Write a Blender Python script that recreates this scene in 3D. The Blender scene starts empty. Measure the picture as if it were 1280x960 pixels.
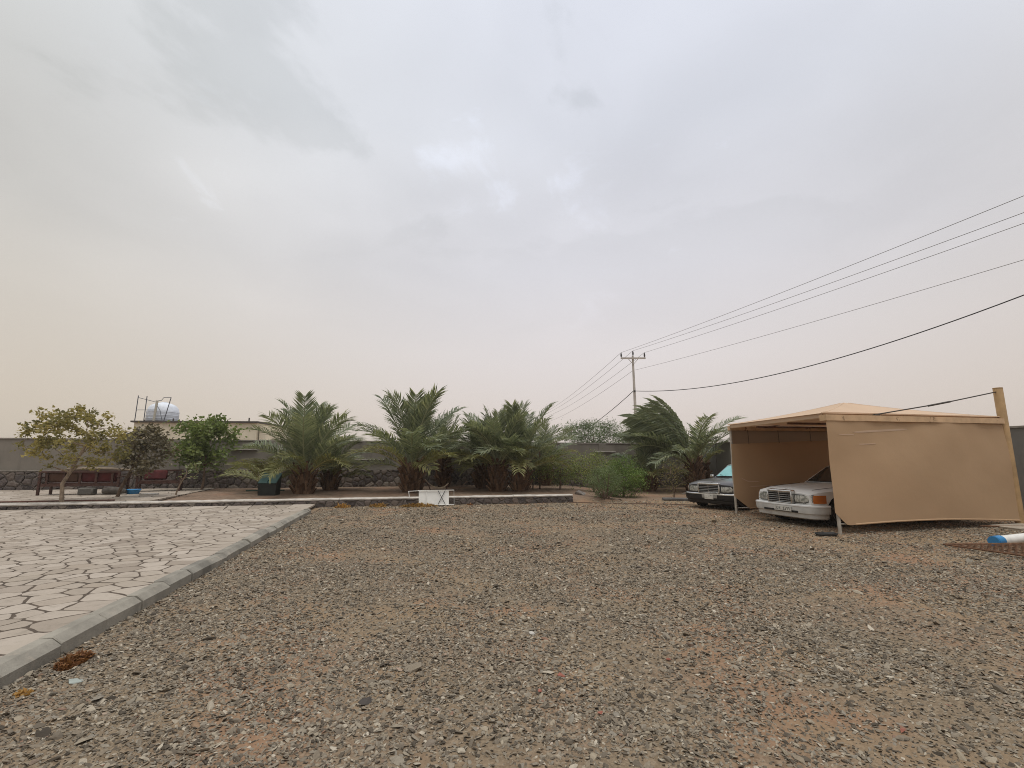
import bpy, bmesh, math, random
import numpy as np
from mathutils import Vector, Matrix, Euler
from mathutils.geometry import intersect_line_line_2d

random.seed(7)
rng = np.random.default_rng(11)
S = bpy.context.scene
C = bpy.context.scene.collection
R = math.radians

# ---------------------------------------------------------------- camera
cam_d = bpy.data.cameras.new('camera')
cam = bpy.data.objects.new('camera', cam_d)
C.objects.link(cam)
cam.location = (0, 0, 1.55)
cam.rotation_euler = (R(90 + 9.22), 0, 0)
cam_d.sensor_width = 36
cam_d.lens = 585 / 1280 * 36
cam_d.clip_end = 6000
S.camera = cam

# ---------------------------------------------------------------- sky
SUN_EL, SUN_AZ = 78, 168          # azimuth measured from +Y towards +X
W = bpy.data.worlds.new('World')
S.world = W
W.use_nodes = True
wn, wl = W.node_tree.nodes, W.node_tree.links
wn.clear()


def wnode(t, **k):
    n = wn.new(t)
    for a, b in k.items():
        setattr(n, a, b)
    return n


def wmath(op, a, b=None, clamp=False):
    n = wnode('ShaderNodeMath', operation=op, use_clamp=clamp)
    for i, v in enumerate((a, b)):
        if v is None:
            continue
        if isinstance(v, (int, float)):
            n.inputs[i].default_value = v
        else:
            wl.new(v, n.inputs[i])
    return n.outputs[0]


def wmix(fac, a, b, blend='MIX'):
    n = wnode('ShaderNodeMix', data_type='RGBA', blend_type=blend)
    for i, v in ((0, fac), (6, a), (7, b)):
        if isinstance(v, (int, float)):
            n.inputs[i].default_value = v
        elif isinstance(v, tuple):
            n.inputs[i].default_value = (*v, 1)
        else:
            wl.new(v, n.inputs[i])
    return n.outputs[2]


geo = wnode('ShaderNodeTexCoord')
sep = wnode('ShaderNodeSeparateXYZ')
wl.new(geo.outputs['Generated'], sep.inputs[0])
zc = wmath('MAXIMUM', sep.outputs[2], 0.0)
ramp = wnode('ShaderNodeValToRGB')
wl.new(zc, ramp.inputs[0])
cr = ramp.color_ramp
stops = [(0.0, (.622, .545, .482)), (0.10, (.645, .572, .518)), (0.22, (.648, .598, .566)),
         (0.38, (.630, .612, .612)), (0.60, (.605, .610, .625)), (1.0, (.575, .582, .595))]
while len(cr.elements) < len(stops):
    cr.elements.new(.5)
for e, (p, c) in zip(cr.elements, stops):
    e.position = p
    e.color = (*c, 1)
den = wmath('ADD', zc, 0.22)
cx = wmath('DIVIDE', sep.outputs[0], den)
cy = wmath('DIVIDE', sep.outputs[1], den)
comb = wnode('ShaderNodeCombineXYZ')
wl.new(cx, comb.inputs[0])
wl.new(cy, comb.inputs[1])
comb.inputs[2].default_value = 31.4


def wnoise(scale, detail, rough, dist=0.0):
    n = wnode('ShaderNodeTexNoise')
    wl.new(comb.outputs[0], n.inputs['Vector'])
    n.inputs['Scale'].default_value = scale
    n.inputs['Detail'].default_value = detail
    n.inputs['Roughness'].default_value = rough
    n.inputs['Distortion'].default_value = dist
    return n.outputs[0]


def wrange(v, a, b, c, d):
    n = wnode('ShaderNodeMapRange', interpolation_type='SMOOTHSTEP')
    wl.new(v, n.inputs[0])
    for i, q in enumerate((a, b, c, d)):
        n.inputs[i + 1].default_value = q
    return n.outputs[0]


big = wrange(wnoise(.85, 3.0, .48, .2), .36, .66, 0, 1)
fine = wrange(wnoise(1.9, 6.0, .5, .4), .36, .70, 0, 1)
veil = wrange(zc, .14, .50, 0, 1)              # clouds sink into the dust near the horizon
cl = wmath('MULTIPLY', wmath('ADD', wmath('MULTIPLY', big, .7), wmath('MULTIPLY', fine, .3)), 1.0)
tone = wmath('ADD', wmath('MULTIPLY', wmath('MULTIPLY', wmath('SUBTRACT', cl, .45), veil), .24), 1.0)
tcomb = wnode('ShaderNodeCombineXYZ')
for i in range(3):
    wl.new(tone, tcomb.inputs[i])
skyc = wmix(1.0, ramp.outputs[0], tcomb.outputs[0], 'MULTIPLY')
# lumpy cloud base: firmer dark edges and a few bright breaks, only well above the dust
lump = wrange(wnoise(1.25, 9.0, .58, .25), .53, .59, 0, 1)
brk = wrange(wnoise(3.1, 8.0, .6, .5), .62, .76, 0, 1)
high = wrange(zc, .32, .62, 0, 1)
skyc = wmix(wmath('MULTIPLY', wmath('MULTIPLY', lump, high), .62), skyc, wmix(1.0, skyc, (.80, .81, .80), 'MULTIPLY'))
skyc = wmix(wmath('MULTIPLY', wmath('MULTIPLY', brk, wrange(zc, .2, .5, 0, 1)), .8), skyc, wmix(1.0, skyc, (1.13, 1.15, 1.19), 'MULTIPLY'))
# thinner, lilac-white cloud ahead
thin = wnode('ShaderNodeVectorMath', operation='DOT_PRODUCT')
wl.new(geo.outputs['Generated'], thin.inputs[0])
thin.inputs[1].default_value = (.02, .80, .60)
skyc = wmix(wrange(thin.outputs['Value'], .55, 1.0, 0, 1), skyc, wmix(1.0, skyc, (1.13, 1.15, 1.22), 'MULTIPLY'))
# thicker yellow dust towards the west (left of the view), thinning eastward
west = wrange(sep.outputs[0], -.9, .25, 1, 0)
skyc = wmix(west, skyc, wmix(1.0, skyc, (.95, .945, .875), 'MULTIPLY'))
# brighter where the sun stands behind the cloud
sd = Vector((math.sin(R(SUN_AZ)) * math.cos(R(SUN_EL)), math.cos(R(SUN_AZ)) * math.cos(R(SUN_EL)), math.sin(R(SUN_EL))))
dot = wnode('ShaderNodeVectorMath', operation='DOT_PRODUCT')
wl.new(geo.outputs['Generated'], dot.inputs[0])
dot.inputs[1].default_value = sd
glow = wrange(dot.outputs['Value'], .30, 1.0, 0, 1)
skyc = wmix(wmath('MULTIPLY', glow, .9), skyc, wmix(1.0, skyc, (1.22, 1.25, 1.32), 'MULTIPLY'))
nish = wnode('ShaderNodeTexSky', sky_type='NISHITA', sun_disc=False)
nish.sun_elevation = R(SUN_EL)
nish.sun_rotation = R(SUN_AZ)
nish.dust_density = 4
nsc = wmix(1.0, nish.outputs[0], (.08, .08, .08), 'MULTIPLY')
skyc = wmix(.06, skyc, nsc)
bg = wnode('ShaderNodeBackground')
wl.new(skyc, bg.inputs[0])
bg.inputs[1].default_value = 0.80
wo = wnode('ShaderNodeOutputWorld')
wl.new(bg.outputs[0], wo.inputs[0])

# ---------------------------------------------------------------- sun behind cloud
sun_d = bpy.data.lights.new('sun', 'SUN')
sun_d.energy = 1.5
sun_d.angle = R(38)
sun_d.color = (1, .965, .91)
sun = bpy.data.objects.new('sun', sun_d)
C.objects.link(sun)
sun.rotation_euler = (-sd).to_track_quat('-Z', 'Y').to_euler()

S.view_settings.view_transform = 'Standard'
S.view_settings.look = 'None'
S.view_settings.exposure = 0.45
S.view_settings.gamma = 1
S.view_settings.use_curve_mapping = False
S.cycles.use_denoising = True
S.cycles.denoising_prefilter = 'NONE'
S.cycles.pixel_filter_type = 'BLACKMAN_HARRIS'
S.cycles.filter_width = 1.0
S.cycles.max_bounces = 6
S.cycles.transparent_max_bounces = 12

# ================================================================ helpers


class NT:
    """small node-tree writer for materials"""

    def __init__(s, name):
        s.m = bpy.data.materials.new(name)
        s.m.use_nodes = True
        s.n, s.l = s.m.node_tree.nodes, s.m.node_tree.links
        s.n.clear()
        s.out = s.n.new('ShaderNodeOutputMaterial')
        s.b = s.n.new('ShaderNodeBsdfPrincipled')
        s.l.new(s.b.outputs[0], s.out.inputs[0])

    def node(s, t, **k):
        n = s.n.new(t)
        for a, b in k.items():
            setattr(n, a, b)
        return n

    def put(s, sock, v):
        if isinstance(v, (int, float)):
            sock.default_value = v
        elif isinstance(v, tuple):
            sock.default_value = (*v, 1) if len(v) == 3 and len(sock.default_value) == 4 else v
        else:
            s.l.new(v, sock)

    def mix(s, fac, a, b, blend='MIX'):
        n = s.node('ShaderNodeMix', data_type='RGBA', blend_type=blend)
        s.put(n.inputs[0], fac)
        s.put(n.inputs[6], a)
        s.put(n.inputs[7], b)
        return n.outputs[2]

    def math(s, op, a, b=0.0, clamp=False):
        n = s.node('ShaderNodeMath', operation=op, use_clamp=clamp)
        s.put(n.inputs[0], a)
        s.put(n.inputs[1], b)
        return n.outputs[0]

    def rng(s, v, a, b, c, d):
        n = s.node('ShaderNodeMapRange', interpolation_type='SMOOTHSTEP')
        s.put(n.inputs[0], v)
        for i, q in enumerate((a, b, c, d)):
            n.inputs[i + 1].default_value = q
        return n.outputs[0]

    def pos(s, scale=(1, 1, 1), local=False):
        v = s.node('ShaderNodeTexCoord').outputs['Object'] if local else s.node('ShaderNodeNewGeometry').outputs['Position']
        if scale == (1, 1, 1):
            return v
        m = s.node('ShaderNodeVectorMath', operation='MULTIPLY')
        s.l.new(v, m.inputs[0])
        m.inputs[1].default_value = scale
        return m.outputs[0]

    def noise(s, vec, scale, detail=4, rough=.55, dist=0):
        n = s.node('ShaderNodeTexNoise')
        s.l.new(vec, n.inputs['Vector'])
        n.inputs['Scale'].default_value = scale
        n.inputs['Detail'].default_value = detail
        n.inputs['Roughness'].default_value = rough
        n.inputs['Distortion'].default_value = dist
        return n.outputs[0]

    def vor(s, vec, scale, feature='F1'):
        n = s.node('ShaderNodeTexVoronoi', feature=feature)
        s.l.new(vec, n.inputs['Vector'])
        n.inputs['Scale'].default_value = scale
        return n

    def bump(s, h, strength=.3, dist=.02):
        n = s.node('ShaderNodeBump')
        n.inputs['Strength'].default_value = strength
        n.inputs['Distance'].default_value = dist
        s.l.new(h, n.inputs['Height'])
        s.l.new(n.outputs[0], s.b.inputs['Normal'])
        return n

    def rand(s):
        a = s.node('ShaderNodeObjectInfo').outputs['Random']
        b = s.node('ShaderNodeNewGeometry').outputs['Random Per Island']
        return s.math('FRACT', s.math('ADD', a, b))

    def ramp(s, v, st, interp='LINEAR'):
        n = s.node('ShaderNodeValToRGB')
        s.l.new(v, n.inputs[0])
        r = n.color_ramp
        r.interpolation = interp
        while len(r.elements) < len(st):
            r.elements.new(.5)
        for e, (p, c) in zip(r.elements, st):
            e.position = p
            e.color = (*c, 1)
        return n.outputs[0]

    def attr(s, name):
        return s.node('ShaderNodeAttribute', attribute_name=name).outputs['Color']

    def col(s, v):
        s.put(s.b.inputs['Base Color'], v)

    def set(s, rough=.8, metal=0., spec=.35, coat=0.):
        s.b.inputs['Roughness'].default_value = rough
        s.b.inputs['Metallic'].default_value = metal
        s.b.inputs['Specular IOR Level'].default_value = spec
        s.b.inputs['Coat Weight'].default_value = coat
        return s.m


def sc(c, k):
    return tuple(min(1, x * k) for x in c)


def basic(name, c, rough=.8, var=.18, nscale=6, metal=0., spec=.35, bump=0., bscale=40, objvar=0., coat=0., dust=0., local=False):
    t = NT(name)
    p = t.pos(local=local)
    n = t.noise(p, nscale, 5, .6)
    c2 = t.mix(t.rng(n, .3, .7, 0, 1), sc(c, 1 - var), sc(c, 1 + var))
    if objvar:
        c2 = t.mix(1.0, c2, t.ramp(t.rand(), [(0, (1 - objvar,) * 3), (1, (1 + objvar * .6,) * 3)]), 'MULTIPLY')
    if dust:
        up = t.node('ShaderNodeSeparateXYZ')
        t.l.new(t.node('ShaderNodeNewGeometry').outputs['Normal'], up.inputs[0])
        f = t.math('MULTIPLY', t.rng(up.outputs[2], .1, 1, .15, 1), t.rng(t.noise(p, 3, 5, .65), .25, .75, dust * .5, dust))
        c2 = t.mix(f, c2, (.42, .34, .25))
    t.col(c2)
    if bump:
        t.bump(t.noise(p, bscale, 4, .6), bump, .01)
    return t.set(rough, metal, spec, coat)


def mesh(name, v, f, mat=None, smooth=False):
    me = bpy.data.meshes.new(name)
    me.from_pydata([tuple(map(float, p)) for p in v], [], [tuple(map(int, q)) for q in f])
    if mat:
        me.materials.append(mat)
    if smooth:
        me.shade_smooth()
    me.update()
    return me


def link(name, me, parent=None, loc=None, rot=None):
    o = bpy.data.objects.new(name, me)
    C.objects.link(o)
    if parent:
        o.parent = parent
    if loc is not None:
        o.location = loc
    if rot is not None:
        o.rotation_euler = rot
    return o


def tag(o, label=None, cat=None, group=None, kind=None):
    for k, v in (('label', label), ('category', cat), ('group', group), ('kind', kind)):
        if v:
            o[k] = v
    return o


def thing(name, label, cat, loc=(0, 0, 0), rz=0., group=None, kind=None):
    o = link(name, None, None, loc, (0, 0, rz))
    o.empty_display_size = .2
    return tag(o, label, cat, group, kind)


class MB:
    """collects shapes; build() makes ONE mesh object"""

    def __init__(s):
        s.v, s.f = [], []

    def add(s, v, f):
        k = len(s.v)
        s.v += [tuple(p) for p in v]
        s.f += [tuple(i + k for i in q) for q in f]
        return s

    def box(s, c, d, rot=None, ch=0.0):
        x, y, z = (q / 2 for q in d)
        if ch:
            v, f = [], []
            e = ch
            for zz, ins in ((-z, e), (-z + e, 0), (z - e, 0), (z, e)):
                a, b = x - ins, y - ins
                v += [(-a, -b + (e if not ins else 0), zz), (-a + (e if not ins else 0), -b, zz),
                      (a - (e if not ins else 0), -b, zz), (a, -b + (e if not ins else 0), zz),
                      (a, b - (e if not ins else 0), zz), (a - (e if not ins else 0), b, zz),
                      (-a + (e if not ins else 0), b, zz), (-a, b - (e if not ins else 0), zz)]
            for r in range(3):
                for i in range(8):
                    f.append((r * 8 + i, r * 8 + (i + 1) % 8, r * 8 + 8 + (i + 1) % 8, r * 8 + 8 + i))
            f.append(tuple(reversed(range(8))))
            f.append(tuple(range(24, 32)))
        else:
            v = [(-x, -y, -z), (x, -y, -z), (x, y, -z), (-x, y, -z), (-x, -y, z), (x, -y, z), (x, y, z), (-x, y, z)]
            f = [(0, 3, 2, 1), (4, 5, 6, 7), (0, 1, 5, 4), (1, 2, 6, 5), (2, 3, 7, 6), (3, 0, 4, 7)]
        m = Euler(rot).to_matrix() if rot else None
        out = []
        for p in v:
            q = m @ Vector(p) if m else Vector(p)
            out.append((q.x + c[0], q.y + c[1], q.z + c[2]))
        return s.add(out, f)

    def tube(s, pts, r, n=8, cap=True):
        pts = [Vector(p) for p in pts]
        rs = r if isinstance(r, (list, tuple)) else [r] * len(pts)
        v, f = [], []
        up = Vector((0, 0, 1))
        ref = None
        for i, p in enumerate(pts):
            d = (pts[min(i + 1, len(pts) - 1)] - pts[max(i - 1, 0)])
            d.normalize()
            if ref is None:
                ref = d.cross(up if abs(d.z) < .9 else Vector((1, 0, 0))).normalized()
            else:
                ref = (ref - d * ref.dot(d)).normalized()
            b = d.cross(ref)
            for k in range(n):
                a = 2 * math.pi * k / n
                v.append(p + (ref * math.cos(a) + b * math.sin(a)) * rs[i])
        for i in range(len(pts) - 1):
            for k in range(n):
                f.append((i * n + k, i * n + (k + 1) % n, (i + 1) * n + (k + 1) % n, (i + 1) * n + k))
        if cap:
            f.append(tuple(reversed(range(n))))
            f.append(tuple(range((len(pts) - 1) * n, len(pts) * n)))
        return s.add(v, f)

    def lathe(s, prof, n=24, axis='z', c=(0, 0, 0)):
        v, f = [], []
        for r, z in prof:
            for k in range(n):
                a = 2 * math.pi * k / n
                p = (r * math.cos(a), r * math.sin(a), z)
                if axis == 'y':
                    p = (p[0], p[2], p[1])
                elif axis == 'x':
                    p = (p[2], p[0], p[1])
                v.append((p[0] + c[0], p[1] + c[1], p[2] + c[2]))
        for i in range(len(prof) - 1):
            for k in range(n):
                f.append((i * n + k, i * n + (k + 1) % n, (i + 1) * n + (k + 1) % n, (i + 1) * n + k))
        f.append(tuple(range(n)))
        f.append(tuple(range((len(prof) - 1) * n, len(prof) * n)))
        return s.add(v, f)

    def prism(s, poly, z0, z1, ins=0.0, dz=0.0):
        """poly list of (x,y); optional chamfered top edge"""
        n = len(poly)
        cxm = sum(p[0] for p in poly) / n
        cym = sum(p[1] for p in poly) / n
        rings = [(poly, z0), (poly, z1 - dz)]
        if ins:
            ip = []
            for p in poly:
                d = math.hypot(p[0] - cxm, p[1] - cym) or 1
                k = max(.2, 1 - ins / d)
                ip.append((cxm + (p[0] - cxm) * k, cym + (p[1] - cym) * k))
            rings.append((ip, z1))
        v, f = [], []
        for pl, z in rings:
            v += [(p[0], p[1], z) for p in pl]
        for r in range(len(rings) - 1):
            for k in range(n):
                f.append((r * n + k, r * n + (k + 1) % n, (r + 1) * n + (k + 1) % n, (r + 1) * n + k))
        f.append(tuple((len(rings) - 1) * n + k for k in range(n)))
        f.append(tuple(reversed(range(n))))
        return s.add(v, f)

    def mesh(s, name, mat, smooth=False):
        me = mesh(name, s.v, s.f, mat, False)
        if smooth:
            me.shade_smooth()
            me.set_sharp_from_angle(angle=R(38))
        return me

    def build(s, name, mat, parent=None, smooth=False, loc=None, rot=None):
        return link(name, s.mesh(name, mat, smooth), parent, loc, rot)


def bez(a, b, bend, n=6):
    a, b, bend = Vector(a), Vector(b), Vector(bend)
    m = (a + b) / 2 + bend
    return [(1 - t) ** 2 * a + 2 * t * (1 - t) * m + t * t * b for t in (i / n for i in range(n + 1))]


def vnoise(x, y, seed=0):
    x, y = np.asarray(x, float), np.asarray(y, float)

    def h(i, j):
        q = np.sin(i * 127.1 + j * 311.7 + seed * 74.7) * 43758.5453
        return q - np.floor(q)
    i, j = np.floor(x), np.floor(y)
    u, w = x - i, y - j
    u, w = u * u * (3 - 2 * u), w * w * (3 - 2 * w)
    return (h(i, j) * (1 - u) + h(i + 1, j) * u) * (1 - w) + (h(i, j + 1) * (1 - u) + h(i + 1, j + 1) * u) * w


def fbm(x, y, seed=0, o=3):
    s, a, t = 0, 1, 0
    for k in range(o):
        s = s + a * vnoise(np.asarray(x) * 2 ** k, np.asarray(y) * 2 ** k, seed + k)
        t += a
        a *= .5
    return s / t


def clip_poly(poly, nx, ny, c):
    """keep nx*x+ny*y <= c"""
    out = []
    n = len(poly)
    for i in range(n):
        p, q = poly[i], poly[(i + 1) % n]
        a, b = nx * p[0] + ny * p[1] - c, nx * q[0] + ny * q[1] - c
        if a <= 0:
            out.append(p)
        if (a < 0 < b) or (b < 0 < a):
            t = a / (a - b)
            out.append((p[0] + (q[0] - p[0]) * t, p[1] + (q[1] - p[1]) * t))
    return out


def voronoi(pts, half, gap, bounds=None):
    """list of (index, polygon): each cell shrunk by gap/2; bounds = half-planes (nx,ny,c)"""
    pts = np.asarray(pts)
    res = []
    for i, (x, y) in enumerate(pts):
        d = np.hypot(pts[:, 0] - x, pts[:, 1] - y)
        nb = np.argsort(d)[1:24]
        poly = [(x - half, y - half), (x + half, y - half), (x + half, y + half), (x - half, y + half)]
        for j in nb:
            dx, dy = pts[j, 0] - x, pts[j, 1] - y
            L = math.hypot(dx, dy)
            nx, ny = dx / L, dy / L
            poly = clip_poly(poly, nx, ny, nx * x + ny * y + L / 2 - gap / 2)
            if len(poly) < 3:
                break
        for b in bounds or ():
            if len(poly) >= 3:
                poly = clip_poly(poly, *b)
        if len(poly) >= 3:
            # merge near-coincident corners
            q = [poly[0]]
            for p in poly[1:]:
                if math.hypot(p[0] - q[-1][0], p[1] - q[-1][1]) > .012:
                    q.append(p)
            if len(q) > 3 and math.hypot(q[0][0] - q[-1][0], q[0][1] - q[-1][1]) < .012:
                q.pop()
            if len(q) >= 3:
                a = .5 * abs(sum(q[k][0] * q[(k + 1) % len(q)][1] - q[(k + 1) % len(q)][0] * q[k][1] for k in range(len(q))))
                if a > .002:
                    res.append((i, q))
    return res


def jitter_grid(x0, x1, y0, y1, sx, sy, j=.42):
    out = []
    r = 0
    y = y0
    while y < y1:
        x = x0 + (sx / 2 if r % 2 else 0)
        while x < x1:
            out.append((x + random.uniform(-j, j) * sx, y + random.uniform(-j, j) * sy))
            x += sx
        y += sy
        r += 1
    return out


CP, SP = math.cos(R(9.22)), math.sin(R(9.22))


def seen_size(x, y, z):
    """rough apparent size measure: 1/depth, 0 when well outside the photo (only ranks pieces as part / rest)"""
    w = y * CP + (z - 1.55) * SP
    if w < .5:
        return 0
    u = x / w
    v = (-y * SP + (z - 1.55) * CP) / w
    return 1 / w if abs(u) < 1.2 and abs(v) < .9 else 0


# ================================================================ layout lines
KD = Vector((-.2195, .9756))            # kerb direction, away from the camera
KN = Vector((.9756, .2195))             # to the right of it
K0 = Vector((-3.50, 3.49))              # a point on the kerb's outer foot


def kerb_u(x, y):                       # >0: gravel side
    return (x - K0.x) * KN.x + (y - K0.y) * KN.y


def low_y(x):
    return 17.30 + .228 * x             # foot of the low stone wall


def back_y(x):
    return 20.3 + .225 * (x + 21.6)     # perimeter wall


def sstep(a, b, x):
    t = np.clip((np.asarray(x, float) - a) / (b - a), 0, 1)
    return t * t * (3 - 2 * t)


def ground_z(x, y):
    x, y = np.asarray(x, float), np.asarray(y, float)
    d = (y - low_y(x)) * .975
    bed = .20 * sstep(.05, .5, d) * (1 - sstep(2.0, 5.0, x))
    bed = bed + .05 * sstep(.5, 5, d) * (1 - sstep(2.0, 6.0, x))
    rough = .03 * (fbm(x * .45, y * .45, 3) - .5) + .012 * (fbm(x * 2.1, y * 2.1, 9) - .5)
    terr = sstep(.0, .3, -((x - K0.x) * KN.x + (y - K0.y) * KN.y)) * (1 - sstep(-.2, .2, d))
    return bed + rough * (1 - terr) - .03 * terr


# ================================================================ ground
def ground_material():
    t = NT('ground_gravel_and_soil')
    p = t.pos()
    zone = t.node('ShaderNodeAttribute', attribute_name='zone')
    zs = t.node('ShaderNodeSeparateColor')
    t.l.new(zone.outputs['Color'], zs.inputs[0])
    v = t.vor(p, 46)
    v2 = t.vor(p, 110)
    st = t.ramp(v.outputs['Color'], [(0, (.050, .040, .029)), (.35, (.145, .113, .077)), (.7, (.235, .188, .132)), (1, (.36, .30, .225))])
    st2 = t.ramp(v2.outputs['Color'], [(0, (.075, .057, .039)), (.5, (.185, .143, .096)), (1, (.29, .235, .168))])
    gravel = t.mix(.45, st, st2)
    sand = t.mix(t.rng(t.noise(p, 30, 6, .7), .3, .7, 0, 1), (.195, .138, .082), (.29, .210, .132))
    red = t.mix(t.rng(t.noise(p, 22, 6, .7), .3, .7, 0, 1), (.205, .120, .070), (.31, .188, .115))
    sand = t.mix(t.rng(t.noise(p, .9, 3, .5), .44, .60, .1, .95), sand, red)
    m = t.rng(t.math('ADD', t.noise(p, .75, 6, .62), t.math('MULTIPLY', zs.outputs[1], .30)), .44, .60, .25, .92)
    base = t.mix(m, gravel, sand)
    soil = t.mix(t.rng(t.noise(p, 5, 8, .7), .3, .7, 0, 1), (.15, .105, .075), (.26, .185, .132))
    soil = t.mix(t.rng(t.noise(p, .6, 3, .5), .5, .7, 0, .8), soil, (.25, .145, .095))
    base = t.mix(zs.outputs[0], base, soil)
    t.col(base)
    h = t.math('ADD', t.math('MULTIPLY', v.outputs['Distance'], -.9), t.math('MULTIPLY', t.noise(p, 60, 5, .7), .8))
    t.bump(h, .55, .02)
    return t.set(.95, 0, .15)


def axis(a, b, step, far):
    x = list(np.arange(a, b + 1e-6, step))
    lo, hi = [], []
    q = 2.0
    while q < far:
        lo.append(a - q)
        hi.append(b + q)
        q *= 2.2
    return np.array(list(reversed(lo)) + x + hi)


gx, gy = axis(-30, 22, .35, 3000), axis(-6, 34, .35, 3000)
GX, GY = np.meshgrid(gx, gy)
GZ = ground_z(GX, GY)
far = (np.abs(GX) > 40) | (GY > 40)
GZ[far] = 0
nx, ny = len(gx), len(gy)
vv = np.stack([GX.ravel(), GY.ravel(), GZ.ravel()], 1)
ii = np.arange(nx * ny).reshape(ny, nx)
ff = np.stack([ii[:-1, :-1].ravel(), ii[:-1, 1:].ravel(), ii[1:, 1:].ravel(), ii[1:, :-1].ravel()], 1)
gme = mesh('ground', vv, ff, ground_material(), True)
za = gme.color_attributes.new('zone', 'FLOAT_COLOR', 'POINT')
dl = (GY - low_y(GX)) * .975
zsoil = sstep(-.15, .5, dl + .5 * (fbm(GX * 1.2, GY * 1.2, 5) - .5)) * (1 - sstep(2.5, 9, GX + 2.0 * (fbm(GX * .6, GY * .6, 15) - .5)) * .55)
zsand = sstep(4.5, 8.5, GX + .12 * GY) * .7 + .55 * sstep(13, 18, GY) * sstep(1, 5, GX)
cols = np.zeros((nx * ny, 4), np.float32)
cols[:, 0] = zsoil.ravel()
cols[:, 1] = np.clip(zsand, 0, 1).ravel()
cols[:, 3] = 1
za.data.foreach_set('color', cols.ravel())
ground = tag(link('ground', gme), 'grey brown gravel yard running back to a planting bed of dry soil', 'ground', kind='structure')


# ---------------------------------------------------------------- loose gravel (instanced real stones)
def hull_stone(seed, n=11, flat=.5, lng=1.35):
    r = random.Random(seed)
    bm = bmesh.new()
    for _ in range(n):
        while True:
            p = Vector((r.uniform(-1, 1), r.uniform(-1, 1), r.uniform(-1, 1)))
            if .55 < p.length < 1:
                break
        p.normalize()
        bm.verts.new((p.x * lng * .5, p.y * .5, p.z * .5 * flat))
    bmesh.ops.convex_hull(bm, input=bm.verts)
    bmesh.ops.delete(bm, geom=[v for v in bm.verts if not v.link_faces], context='VERTS')
    me = bpy.data.meshes.new('gravel_stone')
    bm.to_mesh(me)
    bm.free()
    return me


def stone_material():
    t = NT('gravel_stone')
    c = t.ramp(t.rand(), [(0, (.045, .038, .030)), (.18, (.108, .092, .073)), (.38, (.165, .144, .117)), (.55, (.212, .180, .140)),
                          (.72, (.205, .190, .165)), (.87, (.265, .232, .182)), (.95, (.325, .295, .245)), (.984, (.42, .39, .335)), (.988, (.22, .125, .088)), (1, (.16, .158, .138))])
    n = t.noise(t.pos(), 70, 4, .6)
    c = t.mix(1.0, c, t.ramp(n, [(.25, (.82, .78, .72)), (.75, (1.20, 1.15, 1.06))]), 'MULTIPLY')
    t.col(c)
    return t.set(.88, 0, .25)


stone_mat = stone_material()
stone_src = bpy.data.collections.new('gravel_sources')
for k in range(9):
    me = hull_stone(100 + k, 9 + k % 5, (.34, .45, .6)[k % 3], (1.2, 1.5, 1.8)[(k // 2) % 3])
    me.materials.append(stone_mat)
    so = bpy.data.objects.new('gravel_stone', me)
    stone_src.objects.link(so)

bands = [(1.9, 3.4, 4300, .0150), (3.4, 5.0, 3500, .0158), (5.0, 7.5, 2300, .0172), (7.5, 11, 1350, .0195), (11, 15, 750, .0220), (15, 19, 330, .0265)]
PX, PY, PS = [], [], []
for y0, y1, dens, med in bands:
    xa, xb = -1.25 * y1 - .4, 1.25 * y1 + 3.0
    n = int((xb - xa) * (y1 - y0) * dens)
    x, y = rng.uniform(xa, xb, n), rng.uniform(y0, y1, n)
    s = med * np.exp(rng.normal(0, .38, n))
    big_ = rng.random(n) < .007
    s = np.where(big_, s * rng.uniform(1.5, 2.1, n), s)
    cover = fbm(x * .75 + 3, y * .75, 21, 4)
    sandy = .30 * sstep(4.5, 8.5, x + .12 * y) + .25 * sstep(13, 18, y) * sstep(1, 5, x)
    keep = (x > -1.22 * y - .4) & (x < 1.22 * y + 3.0) & (kerb_u(x, y) > .004) & (y < low_y(x) - .04 + 2.5 * sstep(2.3, 5, x))
    keep &= (x < 13.2 - .22 * (y - 12))
    pr = .40 + .60 * sstep(.34, .50, cover - sandy * .36)
    keep &= rng.random(n) < pr
    PX.append(x[keep]); PY.append(y[keep]); PS.append(s[keep])
px, py, ps = np.concatenate(PX), np.concatenate(PY), np.concatenate(PS)
pz = ground_z(px, py) + ps * .10
N = len(px)
pm = bpy.data.meshes.new('loose_gravel')
pm.vertices.add(N)
pm.vertices.foreach_set('co', np.stack([px, py, pz], 1).astype(np.float32).ravel())
a = pm.attributes.new('stone_rot', 'FLOAT_VECTOR', 'POINT')
a.data.foreach_set('vector', np.stack([rng.normal(0, .32, N), rng.normal(0, .32, N), rng.uniform(0, 6.283, N)], 1).astype(np.float32).ravel())
a = pm.attributes.new('stone_scale', 'FLOAT_VECTOR', 'POINT')
a.data.foreach_set('vector', np.stack([ps * rng.uniform(.9, 1.5, N), ps * rng.uniform(.8, 1.2, N), ps * rng.uniform(.7, 1.2, N)], 1).astype(np.float32).ravel())
a = pm.attributes.new('stone_kind', 'INT', 'POINT')
a.data.foreach_set('value', rng.integers(0, 9, N).astype(np.int32))
pm.update()
gravel = tag(link('gravel', pm), 'loose angular grey and brown gravel covering the yard', 'gravel', kind='stuff')
gt = bpy.data.node_groups.new('scatter_gravel', 'GeometryNodeTree')
gt.interface.new_socket('Geometry', in_out='INPUT', socket_type='NodeSocketGeometry')
gt.interface.new_socket('Geometry', in_out='OUTPUT', socket_type='NodeSocketGeometry')
gi, go = gt.nodes.new('NodeGroupInput'), gt.nodes.new('NodeGroupOutput')
ci = gt.nodes.new('GeometryNodeCollectionInfo')
ci.inputs['Collection'].default_value = stone_src
ci.inputs['Separate Children'].default_value = True
ci.inputs['Reset Children'].default_value = True
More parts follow.
